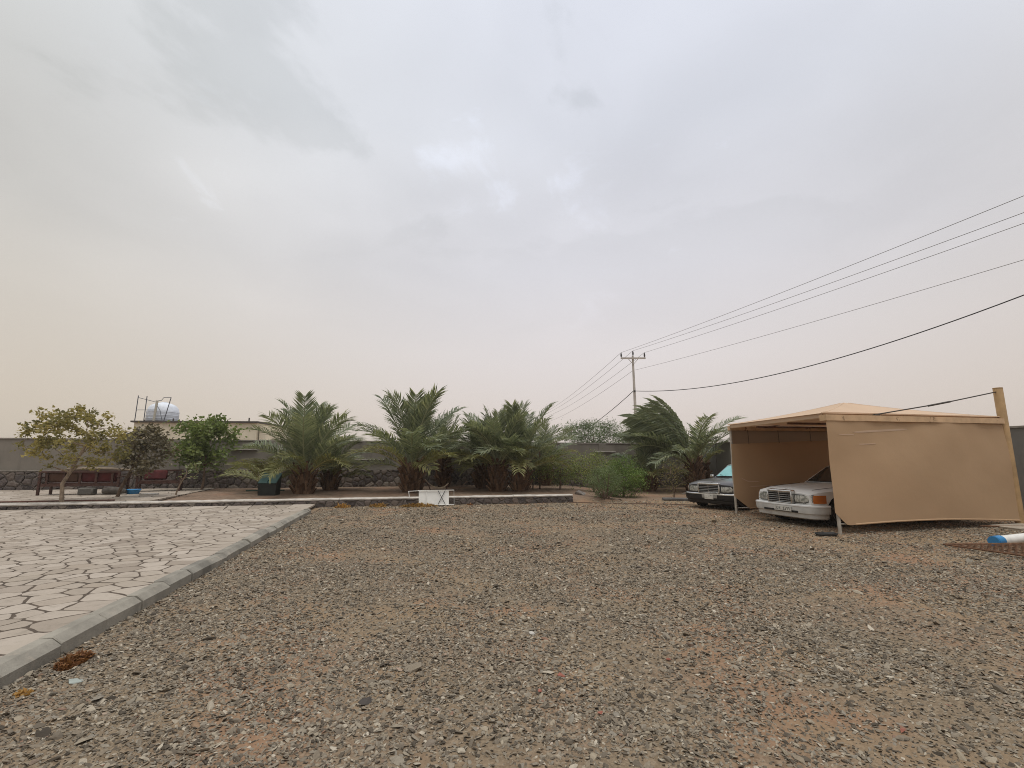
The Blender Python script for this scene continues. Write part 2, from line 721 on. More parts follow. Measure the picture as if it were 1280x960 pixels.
iop = gt.nodes.new('GeometryNodeInstanceOnPoints')


def nattr(name, dt):
    n = gt.nodes.new('GeometryNodeInputNamedAttribute')
    n.data_type = dt
    n.inputs['Name'].default_value = name
    return n.outputs['Attribute']


gt.links.new(gi.outputs[0], iop.inputs['Points'])
gt.links.new(ci.outputs[0], iop.inputs['Instance'])
iop.inputs['Pick Instance'].default_value = True
gt.links.new(nattr('stone_kind', 'INT'), iop.inputs['Instance Index'])
e2r = gt.nodes.new('FunctionNodeEulerToRotation')
gt.links.new(nattr('stone_rot', 'FLOAT_VECTOR'), e2r.inputs[0])
gt.links.new(e2r.outputs[0], iop.inputs['Rotation'])
gt.links.new(nattr('stone_scale', 'FLOAT_VECTOR'), iop.inputs['Scale'])
gt.links.new(iop.outputs[0], go.inputs[0])
md = gravel.modifiers.new('scatter', 'NODES')
md.node_group = gt
print('gravel stones', N)

# ================================================================ paved terrace
def paver_material():
    t = NT('pale_paving')
    p = t.pos()
    c = t.ramp(t.rand(), [(0, (.225, .182, .145)), (.25, (.315, .266, .217)), (.6, (.365, .312, .258)), (.85, (.410, .355, .298)), (1, (.295, .24, .19))])
    c = t.mix(t.rng(t.noise(p, 1.1, 5, .6), .35, .7, 0, .5), c, (.31, .262, .205))
    c = t.mix(t.rng(t.noise(p, 14, 6, .7), .45, .8, 0, .5), c, (.21, .182, .145))
    c = t.mix(t.rng(t.noise(p, 3.2, 7, .7), .56, .72, 0, .45), c, (.17, .145, .112))
    t.col(c)
    t.bump(t.noise(p, 35, 6, .65), .35, .01)
    return t.set(.85, 0, .25)


pav_mat = paver_material()
joint_mat = basic('joint_dirt', (.080, .060, .044), .95, .35, 9, bump=.5, bscale=60)


def pave(parent_name, label, pts, bounds, keep, ztop, slab_poly, zslab, maxparts, gap=.024):
    def organic(q):
        out = []
        m = len(q)
        for k in range(m):
            a_, p_, b_ = Vector(q[k - 1]), Vector(q[k]), Vector(q[(k + 1) % m])
            la, lb = (a_ - p_).length, (b_ - p_).length
            out.append(tuple(p_ + (a_ - p_) * min(.28, random.uniform(.012, .04) / la)))
            out.append(tuple(p_ + (b_ - p_) * min(.28, random.uniform(.012, .04) / lb)))
            if lb > .13:
                d_ = (b_ - p_).normalized()
                out.append(tuple(p_.lerp(b_, random.uniform(.38, .62)) + Vector((-d_.y, d_.x)) * random.gauss(.0, .008)))
        return out
    slab = MB()
    slab.prism(slab_poly, zslab - .25, zslab)
    root = tag(slab.build(parent_name, joint_mat), label, 'paving', kind='structure')
    cells = []
    for i, q in voronoi(pts, 1.2, gap, bounds):
        cxm, cym = sum(p[0] for p in q) / len(q), sum(p[1] for p in q) / len(q)
        if keep(cxm, cym):
            ar = .5 * abs(sum(q[k][0] * q[(k + 1) % len(q)][1] - q[(k + 1) % len(q)][0] * q[k][1] for k in range(len(q))))
            cells.append((seen_size(cxm, cym, ztop) ** 2 * math.sqrt(ar) + 1e-6 * ar, cxm, cym, q))
    cells.sort(key=lambda c: -c[0])
    rest = MB()
    for n, (k, cxm, cym, q) in enumerate(cells):
        dz = random.uniform(-.0015, .003)
        q = organic(q)
        if n < maxparts and k > 1e-3:
            b = MB()
            b.prism([(p[0] - cxm, p[1] - cym) for p in q], -.05, 0, .010, .003)
            b.build('paver', pav_mat, root, loc=(cxm, cym, ztop + dz), rot=(random.gauss(0, .003), random.gauss(0, .003), 0))
        else:
            rest.prism(q, ztop - .05, ztop + dz, .010, .003)
    if rest.v:
        tag(rest.build('paver_field', pav_mat, root), kind='stuff')
    return root


def kpt(t, u):                     # along / right of the kerb foot
    return (K0.x + KD.x * t + KN.x * u, K0.y + KD.y * t + KN.y * u)


def kc(x, y):
    dx, dy = x - K0.x, y - K0.y
    return dx * KD.x + dy * KD.y, dx * KN.x + dy * KN.y


KW = .17
tpts = []
for q in jitter_grid(-14, -KW - .12, -3, 11.6, .275, .275, .42):
    tpts.append(kpt(q[1], q[0]))
nb_kerb = (KN.x, KN.y, KN.x * K0.x + KN.y * K0.y - KW - .012)
wn_ = Vector((-.2223, .975))
w0 = Vector((0, low_y(0)))
nb_wall = (wn_.x, wn_.y, wn_.dot(w0) - .004)
keep_t = lambda x, y: x > -1.22 * y - 2.2 and y > 1.0
slab_poly = [kpt(-3.2, -KW - .002), kpt(11.05, -KW - .002), (-18.0, low_y(-18.0) - .006), (-18.0, 3.0), (-8, .2)]
terrace = pave('paved_terrace', 'pale irregular stone paving of the terrace beside the gravel', tpts, [nb_kerb, nb_wall], keep_t, .118, slab_poly, .1145, 300)

# little patio behind the low wall, carrying the seats
ppts = jitter_grid(-23, -11, 13, 22.5, .42, .42, .4)
pe0, pe1 = Vector((-11.4, low_y(-11.4) + .4)), Vector((-13.6, back_y(-13.6) - .1))
pd = (pe1 - pe0).normalized()
pn = Vector((pd.y, -pd.x))
nb_e = (pn.x, pn.y, pn.dot(pe0))
nb_w2 = (-wn_.x, -wn_.y, -(wn_.dot(w0) + .36))
bn = Vector((-.2195, .9756))
nb_b = (bn.x, bn.y, bn.dot(Vector((-21.6, 20.3))) - .05)
pslab = [(-23, low_y(-23) + .37), tuple(pe0 - Vector((0, .02))), tuple(pe1), (-23, back_y(-23) - .1)]
pave('patio', 'pale stone patio under the wooden settees behind the low wall', ppts, [nb_e, nb_w2, nb_b], lambda x, y: x < -11 and y > low_y(x) + .4, .285, pslab, .281, 60)

# ---------------------------------------------------------------- kerb
def concrete_material(name, c=(.27, .265, .245), stain=.5):
    t = NT(name)
    p = t.pos()
    a = t.mix(t.rng(t.noise(p, 2.2, 6, .62), .3, .7, 0, 1), sc(c, .74), sc(c, 1.18))
    a = t.mix(1.0, a, t.ramp(t.rand(), [(0, (.78, .78, .78)), (1, (1.15, 1.13, 1.10))]), 'MULTIPLY')
    a = t.mix(t.rng(t.noise(p, 24, 6, .7), .55, .8, 0, stain), a, sc(c, .55))
    a = t.mix(t.rng(t.noise(p, 5, 4, .6), .58, .75, 0, .6), a, (.36, .31, .25))
    t.col(a)
    t.bump(t.noise(p, 45, 6, .75), .6, .012)
    return t.set(.9, 0, .2)


ledge_bed = basic('pale_mortar', (.14, .122, .10), .95, .2, 9)
kerb_mat = concrete_material('kerb_concrete', (.265, .248, .212))
kerb = tag(link('kerb', None), 'grey chamfered concrete kerb between paving and gravel', 'kerb', kind='structure')
kl = .60
kb = MB()
kb.prism([kpt(-3.0, -.045), kpt(11.0, -.045), kpt(11.0, -KW + .005), kpt(-3.0, -KW + .005)], -.1, .086)
kb.build('kerb_bedding', ledge_bed, kerb)
prof = [(0, -.10), (0, .088), (-.072, .142), (-KW, .142), (-KW, -.10)]
t = -3.0
while t < 11.0:
    L = min(kl, 11.05 - t) - random.uniform(.014, .026)
    b = MB()
    v, f = [], []
    for s_, ins in ((0, .006), (.008, 0), (L - .008, 0), (L, .006)):
        for (u, z) in prof:
            uu = u - ins if u == 0 else (u + ins if u == -KW else u)
            zz = z - ins if z > .05 else z
            v.append((uu, s_, zz))
    for r_ in range(3):
        for k in range(5):
            f.append((r_ * 5 + k, r_ * 5 + (k + 1) % 5, r_ * 5 + 5 + (k + 1) % 5, r_ * 5 + 5 + k))
    f += [(4, 3, 2, 1, 0), (15, 16, 17, 18, 19)]
    b.add(v, f)
    x, y = kpt(t, random.uniform(-.012, .010))
    b.build('kerb_stone', kerb_mat, kerb, loc=(x, y, random.uniform(-.012, .007)),
            rot=(random.gauss(0, .009), random.gauss(0, .02), math.atan2(-KD.x, KD.y) + random.gauss(0, .012)))
    t += kl

# ================================================================ stone walls
def masonry_material():
    t = NT('dark_fieldstone')
    p = t.pos()
    c = t.ramp(t.rand(), [(0, (.040, .032, .031)), (.35, (.075, .062, .060)), (.6, (.105, .085, .078)), (.85, (.14, .11, .092)), (1, (.19, .165, .14))])
    c = t.mix(t.rng(t.noise(p, 9, 6, .65), .4, .75, 0, .5), c, (.20, .17, .14))
    t.col(c)
    t.bump(t.noise(p, 18, 6, .7), .6, .03)
    return t.set(.85, 0, .3)


stone_wall_mat = masonry_material()
mortar_mat = basic('mortar', (.20, .175, .15), .95, .25, 8, bump=.5, bscale=30)
plaster_cap = basic('cement_coping', (.44, .405, .36), .9, .22, 3.5, bump=.3, bscale=25)


def stones_on_face(root, s0, s1, z0, z1, sx, sz, to_world, maxparts, depth=.045, gap=.03):
    """irregular stones proud of a wall face; to_world(s,z,out)->point, all parts hang on root (identity transform)"""
    pts = jitter_grid(s0 - .3, s1 + .3, z0 - .05, z1 + .1, sx, sz, .40)
    bnd = [(0, 1, z1 - .012), (0, -1, -z0), (1, 0, s1 - .01), (-1, 0, -(s0 + .01))]
    items = []
    for i, q in voronoi(pts, .8, gap, bnd):
        cs, cz = sum(p[0] for p in q) / len(q), sum(p[1] for p in q) / len(q)
        w = to_world(cs, cz, 0)
        items.append((seen_size(*w), cs, cz, q))
    items.sort(key=lambda k: -k[0])
    rest = MB()
    for n, (k, cs, cz, q) in enumerate(items):
        d = depth * random.uniform(.6, 1.25)
        # two inset rings make a rounded, uneven stone face
        rings = [(1.0, -.03), (.97, d * .45), (.80, d * .9), (.45, d * random.uniform(.95, 1.1))]
        v, f = [], []
        m = len(q)
        for kx, o in rings:
            for p in q:
                e = o + (random.uniform(-.006, .006) if o > 0 else 0)
                v.append(to_world(cs + (p[0] - cs) * kx, cz + (p[1] - cz) * kx, e))
        for r_ in range(3):
            for j in range(m):
                f.append((r_ * m + j, r_ * m + (j + 1) % m, (r_ + 1) * m + (j + 1) % m, (r_ + 1) * m + j))
        f.append(tuple(3 * m + j for j in range(m)))
        if n < maxparts and k > 0:
            o3 = to_world(cs, cz, 0)
            b = MB()
            b.add([(p[0] - o3[0], p[1] - o3[1], p[2] - o3[2]) for p in v], f)
            b.build('stone', stone_wall_mat, root, loc=o3)
        else:
            rest.add(v, f)
    if rest.v:
        tag(rest.build('stone_field', stone_wall_mat, root), kind='stuff')


# low retaining wall along the bed
lw = thing('low_stone_wall', 'low dark fieldstone wall with pale cement coping along the planting bed', 'wall', kind='thing')
LDX, LDY = .975, .2223                         # along the wall
LX0, LX1 = -22.0, 2.25


def low_pt(s, z, o):                           # s along from x=0 point, o outwards (towards the camera)
    return (LDX * s + .2223 * o, low_y(0) + LDY * s - .975 * o, z)


S0, S1 = LX0 / LDX, LX1 / LDX
core = MB()
v = []
for s_ in (S0, S1 - .03):
    for (o, z) in ((-.008, -.1), (-.008, .232), (-.33, .232), (-.33, -.1)):
        v.append(low_pt(s_, z, o))
core.add(v, [(0, 1, 5, 4), (1, 2, 6, 5), (2, 3, 7, 6), (0, 3, 2, 1), (4, 5, 6, 7)])
core.build('mortar_core', mortar_mat, lw)
stones_on_face(lw, S0, S1, .0, .225, .30, .15, low_pt, 150, .04, .026)
# stones of the open end
end_pt = lambda s, z, o: low_pt(S1 - .03 + o, z, -s)
stones_on_face(lw, .0, .33, .0, .225, .2, .14, end_pt, 6, .05, .02)
s_ = S0
while s_ < S1 - .05:                            # coping cast in lengths
    e = min(s_ + random.uniform(2.6, 3.6), S1 + .01)
    if S1 - e < .8:
        e = S1 + .01
    b = MB()
    n = max(4, int((e - s_) / .16))
    v, f = [], []
    for i in range(n + 1):
        q = s_ + .006 + (e - s_ - .012) * i / n
        w1, w2 = random.uniform(-.012, .012), random.uniform(-.007, .007)
        for (o, z) in ((.03 + w1, .228), (.036 + w1, .262 + w2), (.0 + w1, .283 + w2), (-.33, .285 + w2), (-.345, .228)):
            v.append(low_pt(q, z, o))
    for i in range(n):
        for k in range(5):
            f.append((i * 5 + k, (i + 1) * 5 + k, (i + 1) * 5 + (k + 1) % 5, i * 5 + (k + 1) % 5))
    f += [(0, 1, 2, 3, 4), tuple(n * 5 + k for k in (4, 3, 2, 1, 0))]
    b.add(v, f).build('coping', plaster_cap, lw)
    s_ = e


# perimeter wall behind the bed
def render_material(name, c):
    t = NT(name)
    p = t.pos()
    a = t.mix(t.rng(t.noise(p, .8, 6, .6), .3, .7, 0, 1), sc(c, .86), sc(c, 1.12))
    st = t.noise(t.pos((3.5, 3.5, .35)), 1.0, 5, .6)
    a = t.mix(t.rng(st, .50, .74, 0, .45), a, sc(c, .66))
    a = t.mix(t.rng(t.noise(p, 16, 6, .7), .55, .8, 0, .3), a, sc(c, 1.3))
    t.col(a)
    t.bump(t.noise(p, 40, 5, .6), .25, .01)
    return t.set(.92, 0, .2)


render_mat = render_material('grey_cement_render', (.195, .175, .148))
ledge_mat = basic('cement_ledge', (.24, .215, .185), .9, .25, 5, bump=.3, bscale=30)
BDX, BDY = .9756, .2195
bp0 = Vector((-21.6, 20.3))


def back_pt(s, z, o):
    return (bp0.x + BDX * s + BDY * o, bp0.y + BDY * s - BDX * o, z)


def wall_prism(b, fn, s0, s1, z0, z1, o0, o1):
    v = [fn(s, z, o) for s in (s0, s1) for (o, z) in ((o0, z0), (o0, z1), (o1, z1), (o1, z0))]
    return b.add(v, [(0, 1, 5, 4), (1, 2, 6, 5), (2, 3, 7, 6), (3, 0, 4, 7), (3, 2, 1, 0), (4, 5, 6, 7)])


BS0, BS1 = -9.0, 33.0
bw = thing('perimeter_wall', 'long grey rendered boundary wall on a dark stone base behind the palms', 'wall', kind='thing')
wall_prism(MB(), back_pt, BS0, BS1, -.2, 1.07, -.01, -.40).build('masonry_core', mortar_mat, bw)
stones_on_face(bw, BS0, BS1, .15, 1.06, .36, .24, back_pt, 300, .06, .035)
wall_prism(MB(), back_pt, BS0, BS1, 1.07, 1.115, .05, -.40).build('ledge', ledge_mat, bw)
wall_prism(MB(), back_pt, BS0, BS1, 1.115, 2.44, -.06, -.26).build('rendered_panel', render_mat, bw)
cs_ = BS0
while cs_ < BS1 - .1:
    e = min(cs_ + 4.2, BS1)
    wall_prism(MB(), back_pt, cs_ + .004, e - .004, 2.44, 2.495, -.025 + random.uniform(-.006, .006), -.30).build('coping', ledge_mat, bw)
    cs_ = e
s_ = 1.9
while s_ < BS1 - 1:
    wall_prism(MB(), back_pt, s_, s_ + .42, 1.116, 2.438, -.015, -.065).build('pilaster', render_mat, bw)
    s_ += 4.2
pale_slab = basic('pale_cement', (.42, .39, .35), .9, .2, 6)
for (s_, z) in ((8.6, 2.02), (10.2, 2.05), (14.2, 1.55), (22.5, 1.122), (26.8, 1.98), (31.3, 2.0)):
    wall_prism(MB(), back_pt, s_, s_ + random.uniform(1.0, 1.5), z, z + .055, .045, -.055).build('wall_ledge', pale_slab, bw)

# side boundary wall on the right
rp0 = Vector(back_pt(33.0, 0, 0)[:2])
RDX, RDY = .2195, -.9756                          # towards the camera


def side_pt(s, z, o):
    return (rp0.x + RDX * s - .9756 * o, rp0.y + RDY * s - .2195 * o, z)


sw = thing('side_wall', 'grey rendered boundary wall running past the car shelter', 'wall', kind='thing')
side_mat = render_material('grey_side_render', (.20, .192, .175))
wall_prism(MB(), side_pt, .0, 24, -.2, .55, .06, -.30).build('plinth', side_mat, sw)
wall_prism(MB(), side_pt, .0, 24, .55, 2.42, .0, -.22).build('rendered_panel', side_mat, sw)
s_ = 0
while s_ < 24:
    wall_prism(MB(), side_pt, s_ + .004, min(s_ + 4, 24) - .004, 2.42, 2.475, .035, -.255).build('coping', ledge_mat, sw)
    wall_prism(MB(), side_pt, s_ + 1.6, s_ + 2.0, .552, 2.418, .045, -.005).build('pilaster', side_mat, sw)
    s_ += 4


# ================================================================ car shelter
def fabric_material(name, c, transl=.25):
    t = NT(name)
    p = t.pos()
    a = t.mix(t.rng(t.noise(p, .5, 4, .5), .3, .7, 0, 1), sc(c, .96), sc(c, 1.04))
    a = t.mix(t.rng(t.noise(t.pos((.5, .5, 9)), 1.4, 5, .6), .66, .80, 0, .30), a, sc(c, 1.22))
    a = t.mix(t.rng(t.noise(t.pos((5, 5, .5)), 1.2, 5, .6), .60, .85, 0, .22), a, sc(c, .80))
    a = t.mix(.10, a, t.mix(t.noise(t.pos((1, 1, 1)), 160, 2, .5), sc(c, .5), sc(c, 1.5)))
    t.col(a)
    t.set(.92, 0, .12)
    wv = t.noise(t.pos((1, 1, 1)), 2.2, 3, .5)
    bp = t.bump(wv, .25, .05)
    tr = t.node('ShaderNodeBsdfTranslucent')
    t.put(tr.inputs[0], a)
    mx = t.node('ShaderNodeMixShader')
    mx.inputs[0].default_value = transl
    t.l.new(t.b.outputs[0], mx.inputs[1])
    t.l.new(tr.outputs[0], mx.inputs[2])
    t.l.new(mx.outputs[0], t.out.inputs[0])
    return t.m


fab_side = fabric_material('tan_shade_cloth', (.565, .395, .245), .28)
fab_roof = fabric_material('pale_tan_shade_cloth', (.70, .53, .385), .32)  # paler tan than the side cloth
fab_strip = fabric_material('thin_brown_shade_cloth', (.40, .30, .22), .7)


def rust_paint(name, c):
    t = NT(name)
    p = t.pos()
    a = t.mix(t.rng(t.noise(p, 4, 5, .6), .3, .7, 0, 1), sc(c, .85), sc(c, 1.1))
    a = t.mix(t.rng(t.noise(p, 3.2, 7, .7), .60, .68, 0, .9), a, (.10, .045, .022))
    a = t.mix(t.rng(t.noise(p, 14, 6, .7), .66, .72, 0, .9), a, (.06, .035, .022))
    t.col(a)
    return t.set(.7, 0, .3)


beam_mat = rust_paint('peeling_tan_paint', (.56, .385, .23))
post_mat = basic('tan_painted_steel', (.36, .235, .115), .65, .15, 4, bump=.1)
galv_mat = basic('galvanised_tube', (.42, .39, .34), .55, .2, 7, metal=.3)
dark_rod = basic('dark_steel_rod', (.045, .036, .030), .6, .3, 9)
rust_mat = basic('rusty_steel', (.13, .066, .035), .85, .4, 12, bump=.3)


def grid_surface(fn, nu, nv, thick=.006):
    """two-sided cloth sheet with thickness; fn(u,v)->(point, normal)"""
    v, f = [], []
    for side in (0, 1):
        for i in range(nu + 1):
            for j in range(nv + 1):
                p, n = fn(i / nu, j / nv)
                v.append(Vector(p) + Vector(n) * (thick * (.5 - side)))
    K = (nu + 1) * (nv + 1)
    ix = lambda s, i, j: s * K + i * (nv + 1) + j
    for i in range(nu):
        for j in range(nv):
            f.append((ix(0, i, j), ix(0, i + 1, j), ix(0, i + 1, j + 1), ix(0, i, j + 1)))
            f.append((ix(1, i, j), ix(1, i, j + 1), ix(1, i + 1, j + 1), ix(1, i + 1, j)))
    for i in range(nu):
        f.append((ix(0, i, 0), ix(1, i, 0), ix(1, i + 1, 0), ix(0, i + 1, 0)))
        f.append((ix(0, i, nv), ix(0, i + 1, nv), ix(1, i + 1, nv), ix(1, i, nv)))
    for j in range(nv):
        f.append((ix(0, 0, j), ix(0, 0, j + 1), ix(1, 0, j + 1), ix(1, 0, j)))
        f.append((ix(0, nu, j), ix(1, nu, j), ix(1, nu, j + 1), ix(0, nu, j + 1)))
    return MB().add(v, f)


NL, FL = Vector((6.87, 10.26, 0)), Vector((6.58, 14.14, 0))
NR, FR = Vector((12.30, 11.72, 0)), Vector((12.00, 15.62, 0))
HB = {'NL': 2.42, 'FL': 2.45, 'NR': 2.48, 'FR': 2.50}
cp = thing('car_shelter', 'tan shade cloth car shelter on painted steel posts over the white car', 'car shelter')
up = Vector((0, 0, 1))
# tall mast posts, front props
for q, h in ((NR, 3.34), (FR, 3.28)):
    m = MB()
    m.lathe([(.095, -.1), (.095, h - .012), (.088, h)], 20)
    po = m.build('mast_post', post_mat, cp, True, loc=q)
    MB().lathe([(.098, h - .005), (.098, h + .012), (.085, h + .016)], 20).build('post_cap', post_mat, po, True)
    MB().lathe([(.20, -.05), (.20, .02), (.19, .03)], 16).build('base_plate', rust_mat, po, True)
for q, h in ((NL + (NR - NL).normalized() * .08, 2.38), (FL, 2.42)):
    m = MB()
    m.tube([(0, 0, -.1), (-.012, 0, h * .5), (0, 0, h)], .036, 10)
    m.build('prop_post', galv_mat, cp, True, loc=q)


def beam(a, b, za, zb, w=.10, h=.13, name='roof_beam', mat=beam_mat, e0=0., e1=0.):
    A, B = Vector((a.x, a.y, za)), Vector((b.x, b.y, zb))
    d = (B - A).normalized()
    A, B = A - d * e0, B + d * e1
    sd_ = d.cross(up).normalized() * w / 2
    u_ = sd_.cross(d).normalized() * h / 2
    v = [p + x * sd_ + y * u_ for p in (A, B) for (x, y) in ((-1, -1), (1, -1), (1, 1), (-1, 1))]
    return MB().add(v, [(0, 1, 5, 4), (1, 2, 6, 5), (2, 3, 7, 6), (3, 0, 4, 7), (3, 2, 1, 0), (4, 5, 6, 7)]).build(name, mat, cp)


beam(NL, NR, 2.465, 2.505, .17, .13, e0=.06, e1=-.10)
beam(FL, FR, 2.49, 2.54, e0=.06, e1=-.10, mat=beam_mat)
beam(NL, FL, 2.485, 2.515, .05, .06, e0=-.06, e1=-.06, name='tie_rail')
beam(NR, FR, 2.49, 2.53, .08, .10, e0=-.13, e1=-.13, name='tie_rail')
# tension rods from the masts out along the beams
for a, b, h in ((NR, NL, 3.26), (FR, FL, 3.2)):
    e = a.lerp(b, .735)
    A = Vector((a.x, a.y, h))
    B = Vector((e.x, e.y, 2.575))
    rod = MB().tube([A, A.lerp(B, .5) - up * .03, B], .014, 8).build('tension_rod', dark_rod, cp, True)
    MB().tube([A.lerp(B, .42) - up * .026, A.lerp(B, .60) - up * .028], .022, 8).build('turnbuckle', dark_rod, rod, True)
    MB().box((B.x, B.y, B.z - .02), (.16, .05, .06), (0, 0, math.atan2((b - a).y, (b - a).x))).build('bracket', dark_rod, rod)
q = NR.lerp(FR, .42)
MB().tube([(q.x - .1, q.y, 2.52), (q.x - .14, q.y, 2.86)], .022, 8).build('bare_steel_stub', dark_rod, cp, True)
# pyramid roof cloth, slightly hollow between the edges
PK = Vector((9.28, 13.0, 3.10))


def roof_face(A, B, sag=.10):
    A, B = Vector(A), Vector(B)
    n0 = (B - A).cross(PK - A).normalized()
    if n0.z < 0:
        n0 = -n0

    def fn(u, v):
        p = A.lerp(B, u).lerp(PK, v)
        s_ = sag * 4 * v * (1 - v) * (.4 + .6 * 4 * u * (1 - u)) * .75
        p = p - n0 * s_ + up * .03
        return p, n0
    return grid_surface(fn, 18, 14)


cA, cB = Vector((6.80, 10.24, 2.535)), Vector((6.52, 14.16, 2.565))
cD, cE = Vector((12.22, 11.70, 2.58)), Vector((11.92, 15.64, 2.61))
rc = roof_face(cA, cD)
for a, b in ((cB, cA), (cD, cE), (cE, cB)):
    q = roof_face(a, b)
    rc.add(q.v, q.f)
rc.build('roof_cloth', fab_roof, cp, True)
for q in (cA, cB, cD, cE):
    MB().tube([(q + up * .035).lerp(PK + up * .03, t_) - up * (.04 * 4 * t_ * (1 - t_)) for t_ in np.linspace(0, .97, 9)], .016, 6).build('hip_seam', fab_roof, cp, True)


def side_cloth(a, b, ztop_a, ztop_b, zbot, cut, name, off, belly=.05, r=.45):
    d = (b - a).normalized()
    n = Vector((d.y, -d.x, 0))
    L = (b - a).length

    def fn(u, v):
        z0 = zbot(u)
        # rounded bite out of the lower front corner
        x = u * L
        z1 = ztop_a + (ztop_b - ztop_a) * u
        if x < cut:
            k = x / cut
            z0 = max(z0, z0 + r * (1 - k) ** 1.0 * math.sqrt(max(0, 1 - k * .2)))
        z = z0 + (z1 - z0) * v
        bulge = belly * math.sin(math.pi * min(1, u * 1.02)) * math.sin(math.pi * v) + .010 * math.sin(u * 19 + v * 3) * (1 - v) * .6 + .022 * math.sin(11 * u - 6 * v) * v * v + .010 * math.sin(u * 41 + 7 * v) * v ** 3 + .004 * math.sin(9 * u + 9 * v)
        p = Vector((a.x, a.y, 0)) + d * (-.05 + u * (L + .02)) + n * (off + bulge)
        p.z = z
        return p, n
    o = grid_surface(fn, 60, 24, .006).build(name, fab_side, cp, True)
    return o, fn, d, n, L


near, nf, nd, nn, nL = side_cloth(NL, NR, 2.41, 2.425, lambda u: .17 + .075 * math.sin(math.pi * u) - .07 * u, .30, 'side_cloth', .045, r=.28)
far_, ffn, fd, fn_, fL = side_cloth(FL, FR, 2.02, 2.25, lambda u: .13 + .03 * math.sin(math.pi * u), .50, 'side_cloth', .03, .03, r=.36)
# hem sleeves along the lower edges, with the tube they are threaded on
for host, fun, n_, rr in ((near, nf, nn, .012), (far_, ffn, fn_, .010)):
    us = np.linspace(.09, .995, 40)
    MB().tube([Vector(fun(u, 0)[0]) + up * .01 for u in us], .020, 8).build('hem', fab_side, host, True)
    a0 = Vector(fun(.13, 0)[0]) + up * .01
    a1 = Vector(fun(.022, 0)[0])
    a1.z = a0.z + .01
    MB().tube([a1 - n_ * .03, a0], .013, 8).build('hem_tube', galv_mat, host, True)
for host, fun, n_, (u0, u1, v0, v1, w_) in ((near, nf, nn, (.13, .42, .885, .925, .022)), (near, nf, nn, (.15, .235, .765, .772, .012)), (near, nf, nn, (.05, .13, .86, .862, .010)),
                                            (far_, ffn, fn_, (.05, .16, .42, .40, .014)), (far_, ffn, fn_, (.10, .24, .33, .335, .012))):
    def scuff_fn(u, v, fun=fun, n_=n_, u0=u0, u1=u1, v0=v0, v1=v1, w_=w_):
        p = Vector(fun(u0 + (u1 - u0) * u, v0 + (v1 - v0) * u)[0]) + n_ * .007
        p.z += (v - .5) * 2 * w_ * (1 - abs(2 * u - 1) ** 6 * .7)
        return p, n_
    grid_surface(scuff_fn, 24, 1, .002).build('scuff_strip', fab_roof, host, True)  # thin pale strips added on the cloth to stand for scuff streaks
# band under the near beam and thin strip above the far cloth
dN = (NR - NL).normalized()


def strip_fn(a, b, z0, z1, off):
    d = (b - a).normalized()
    n = Vector((d.y, -d.x, 0))
    L = (b - a).length

    def fn(u, v):
        p = Vector((a.x, a.y, 0)) + d * (.04 + u * (L - .08)) + n * off
        p.z = z0(u) + (z1(u) - z0(u)) * v
        return p, n
    return fn


grid_surface(strip_fn(FL, FR, lambda u: 2.0 + .22 * u, lambda u: 2.435 + .05 * u, -.02), 20, 3, .003).build('upper_strip', fab_strip, cp, True)
for u in (.10, .30, .52, .75):
    p = FL.lerp(FR, u)
    MB().tube([(p.x + .02, p.y - .06, 2.44 + .04 * u), (p.x + .03, p.y - .055, 2.0 + .22 * u)], .007, 6).build('tie_cord', dark_rod, cp)
grid_surface(strip_fn(FL, NL, lambda u: 2.50 - .03 * u, lambda u: 2.598 - .03 * u, .035), 12, 2, .004).build('edge_flap', fab_roof, cp, True)
for a_, b_, za_, zb_, oo_ in ((FL, FR, 2.44, 2.48, -.056), (NL, NR, 2.44, 2.47, -.062), (NR, FR, 2.47, 2.50, .0)):
    grid_surface(strip_fn(a_, b_, lambda u: za_ + (zb_ - za_) * u, lambda u: za_ + .165 + (zb_ - za_) * u, oo_), 12, 2, .004).build('edge_flap', fab_roof, cp, True)
# inside lining battens under the roof
for k in (.33, .66):
    a, b = NL.lerp(FL, k), NR.lerp(FR, k)
    beam(a, b, 2.44, 2.50, .05, .05, e0=-.02, e1=-.1, name='cross_rail', mat=rust_mat)

# ================================================================ cars
glass_dark = NT('dark_car_glass')
glass_dark.col((.012, .013, .012))
glass_dark = glass_dark.set(.06, 0, .5)
t = NT('windscreen_with_teal_sunshade')
t.col(t.mix(t.rng(t.noise(t.pos(local=True), 2.2, 3, .5), .35, .65, 0, 1), (.14, .36, .36), (.20, .44, .44)))
glass_teal = t.set(.3, 0, .3, .08)
lamp_glass = NT('lamp_glass')
lamp_glass.col(lamp_glass.mix(lamp_glass.rng(lamp_glass.noise(lamp_glass.pos(local=True), 16, 3, .5), .35, .65, 0, 1), (.20, .20, .18), (.48, .48, .44)))
lamp_glass = lamp_glass.set(.12, .1, .6, .7)
amber = NT('amber_lens')
amber.col((.46, .13, .02))
amber = amber.set(.2, 0, .6, .5)
chrome = basic('chrome', (.62, .61, .59), .22, .1, 8, metal=.9)
black_plastic = basic('black_plastic', (.018, .018, .018), .55, .2, 8)
tyre_mat = basic('tyre_rubber', (.022, .021, .020), .85, .3, 14, dust=.0)
alloy = basic('dull_alloy', (.34, .335, .32), .45, .15, 10, metal=.6)
plate_mat = basic('white_number_plate', (.52, .51, .47), .5, .12, 20)
ink_mat = basic('plate_ink', (.05, .05, .05), .6, .1)
under_mat = basic('underbody', (.012, .011, .010), .9, .2)


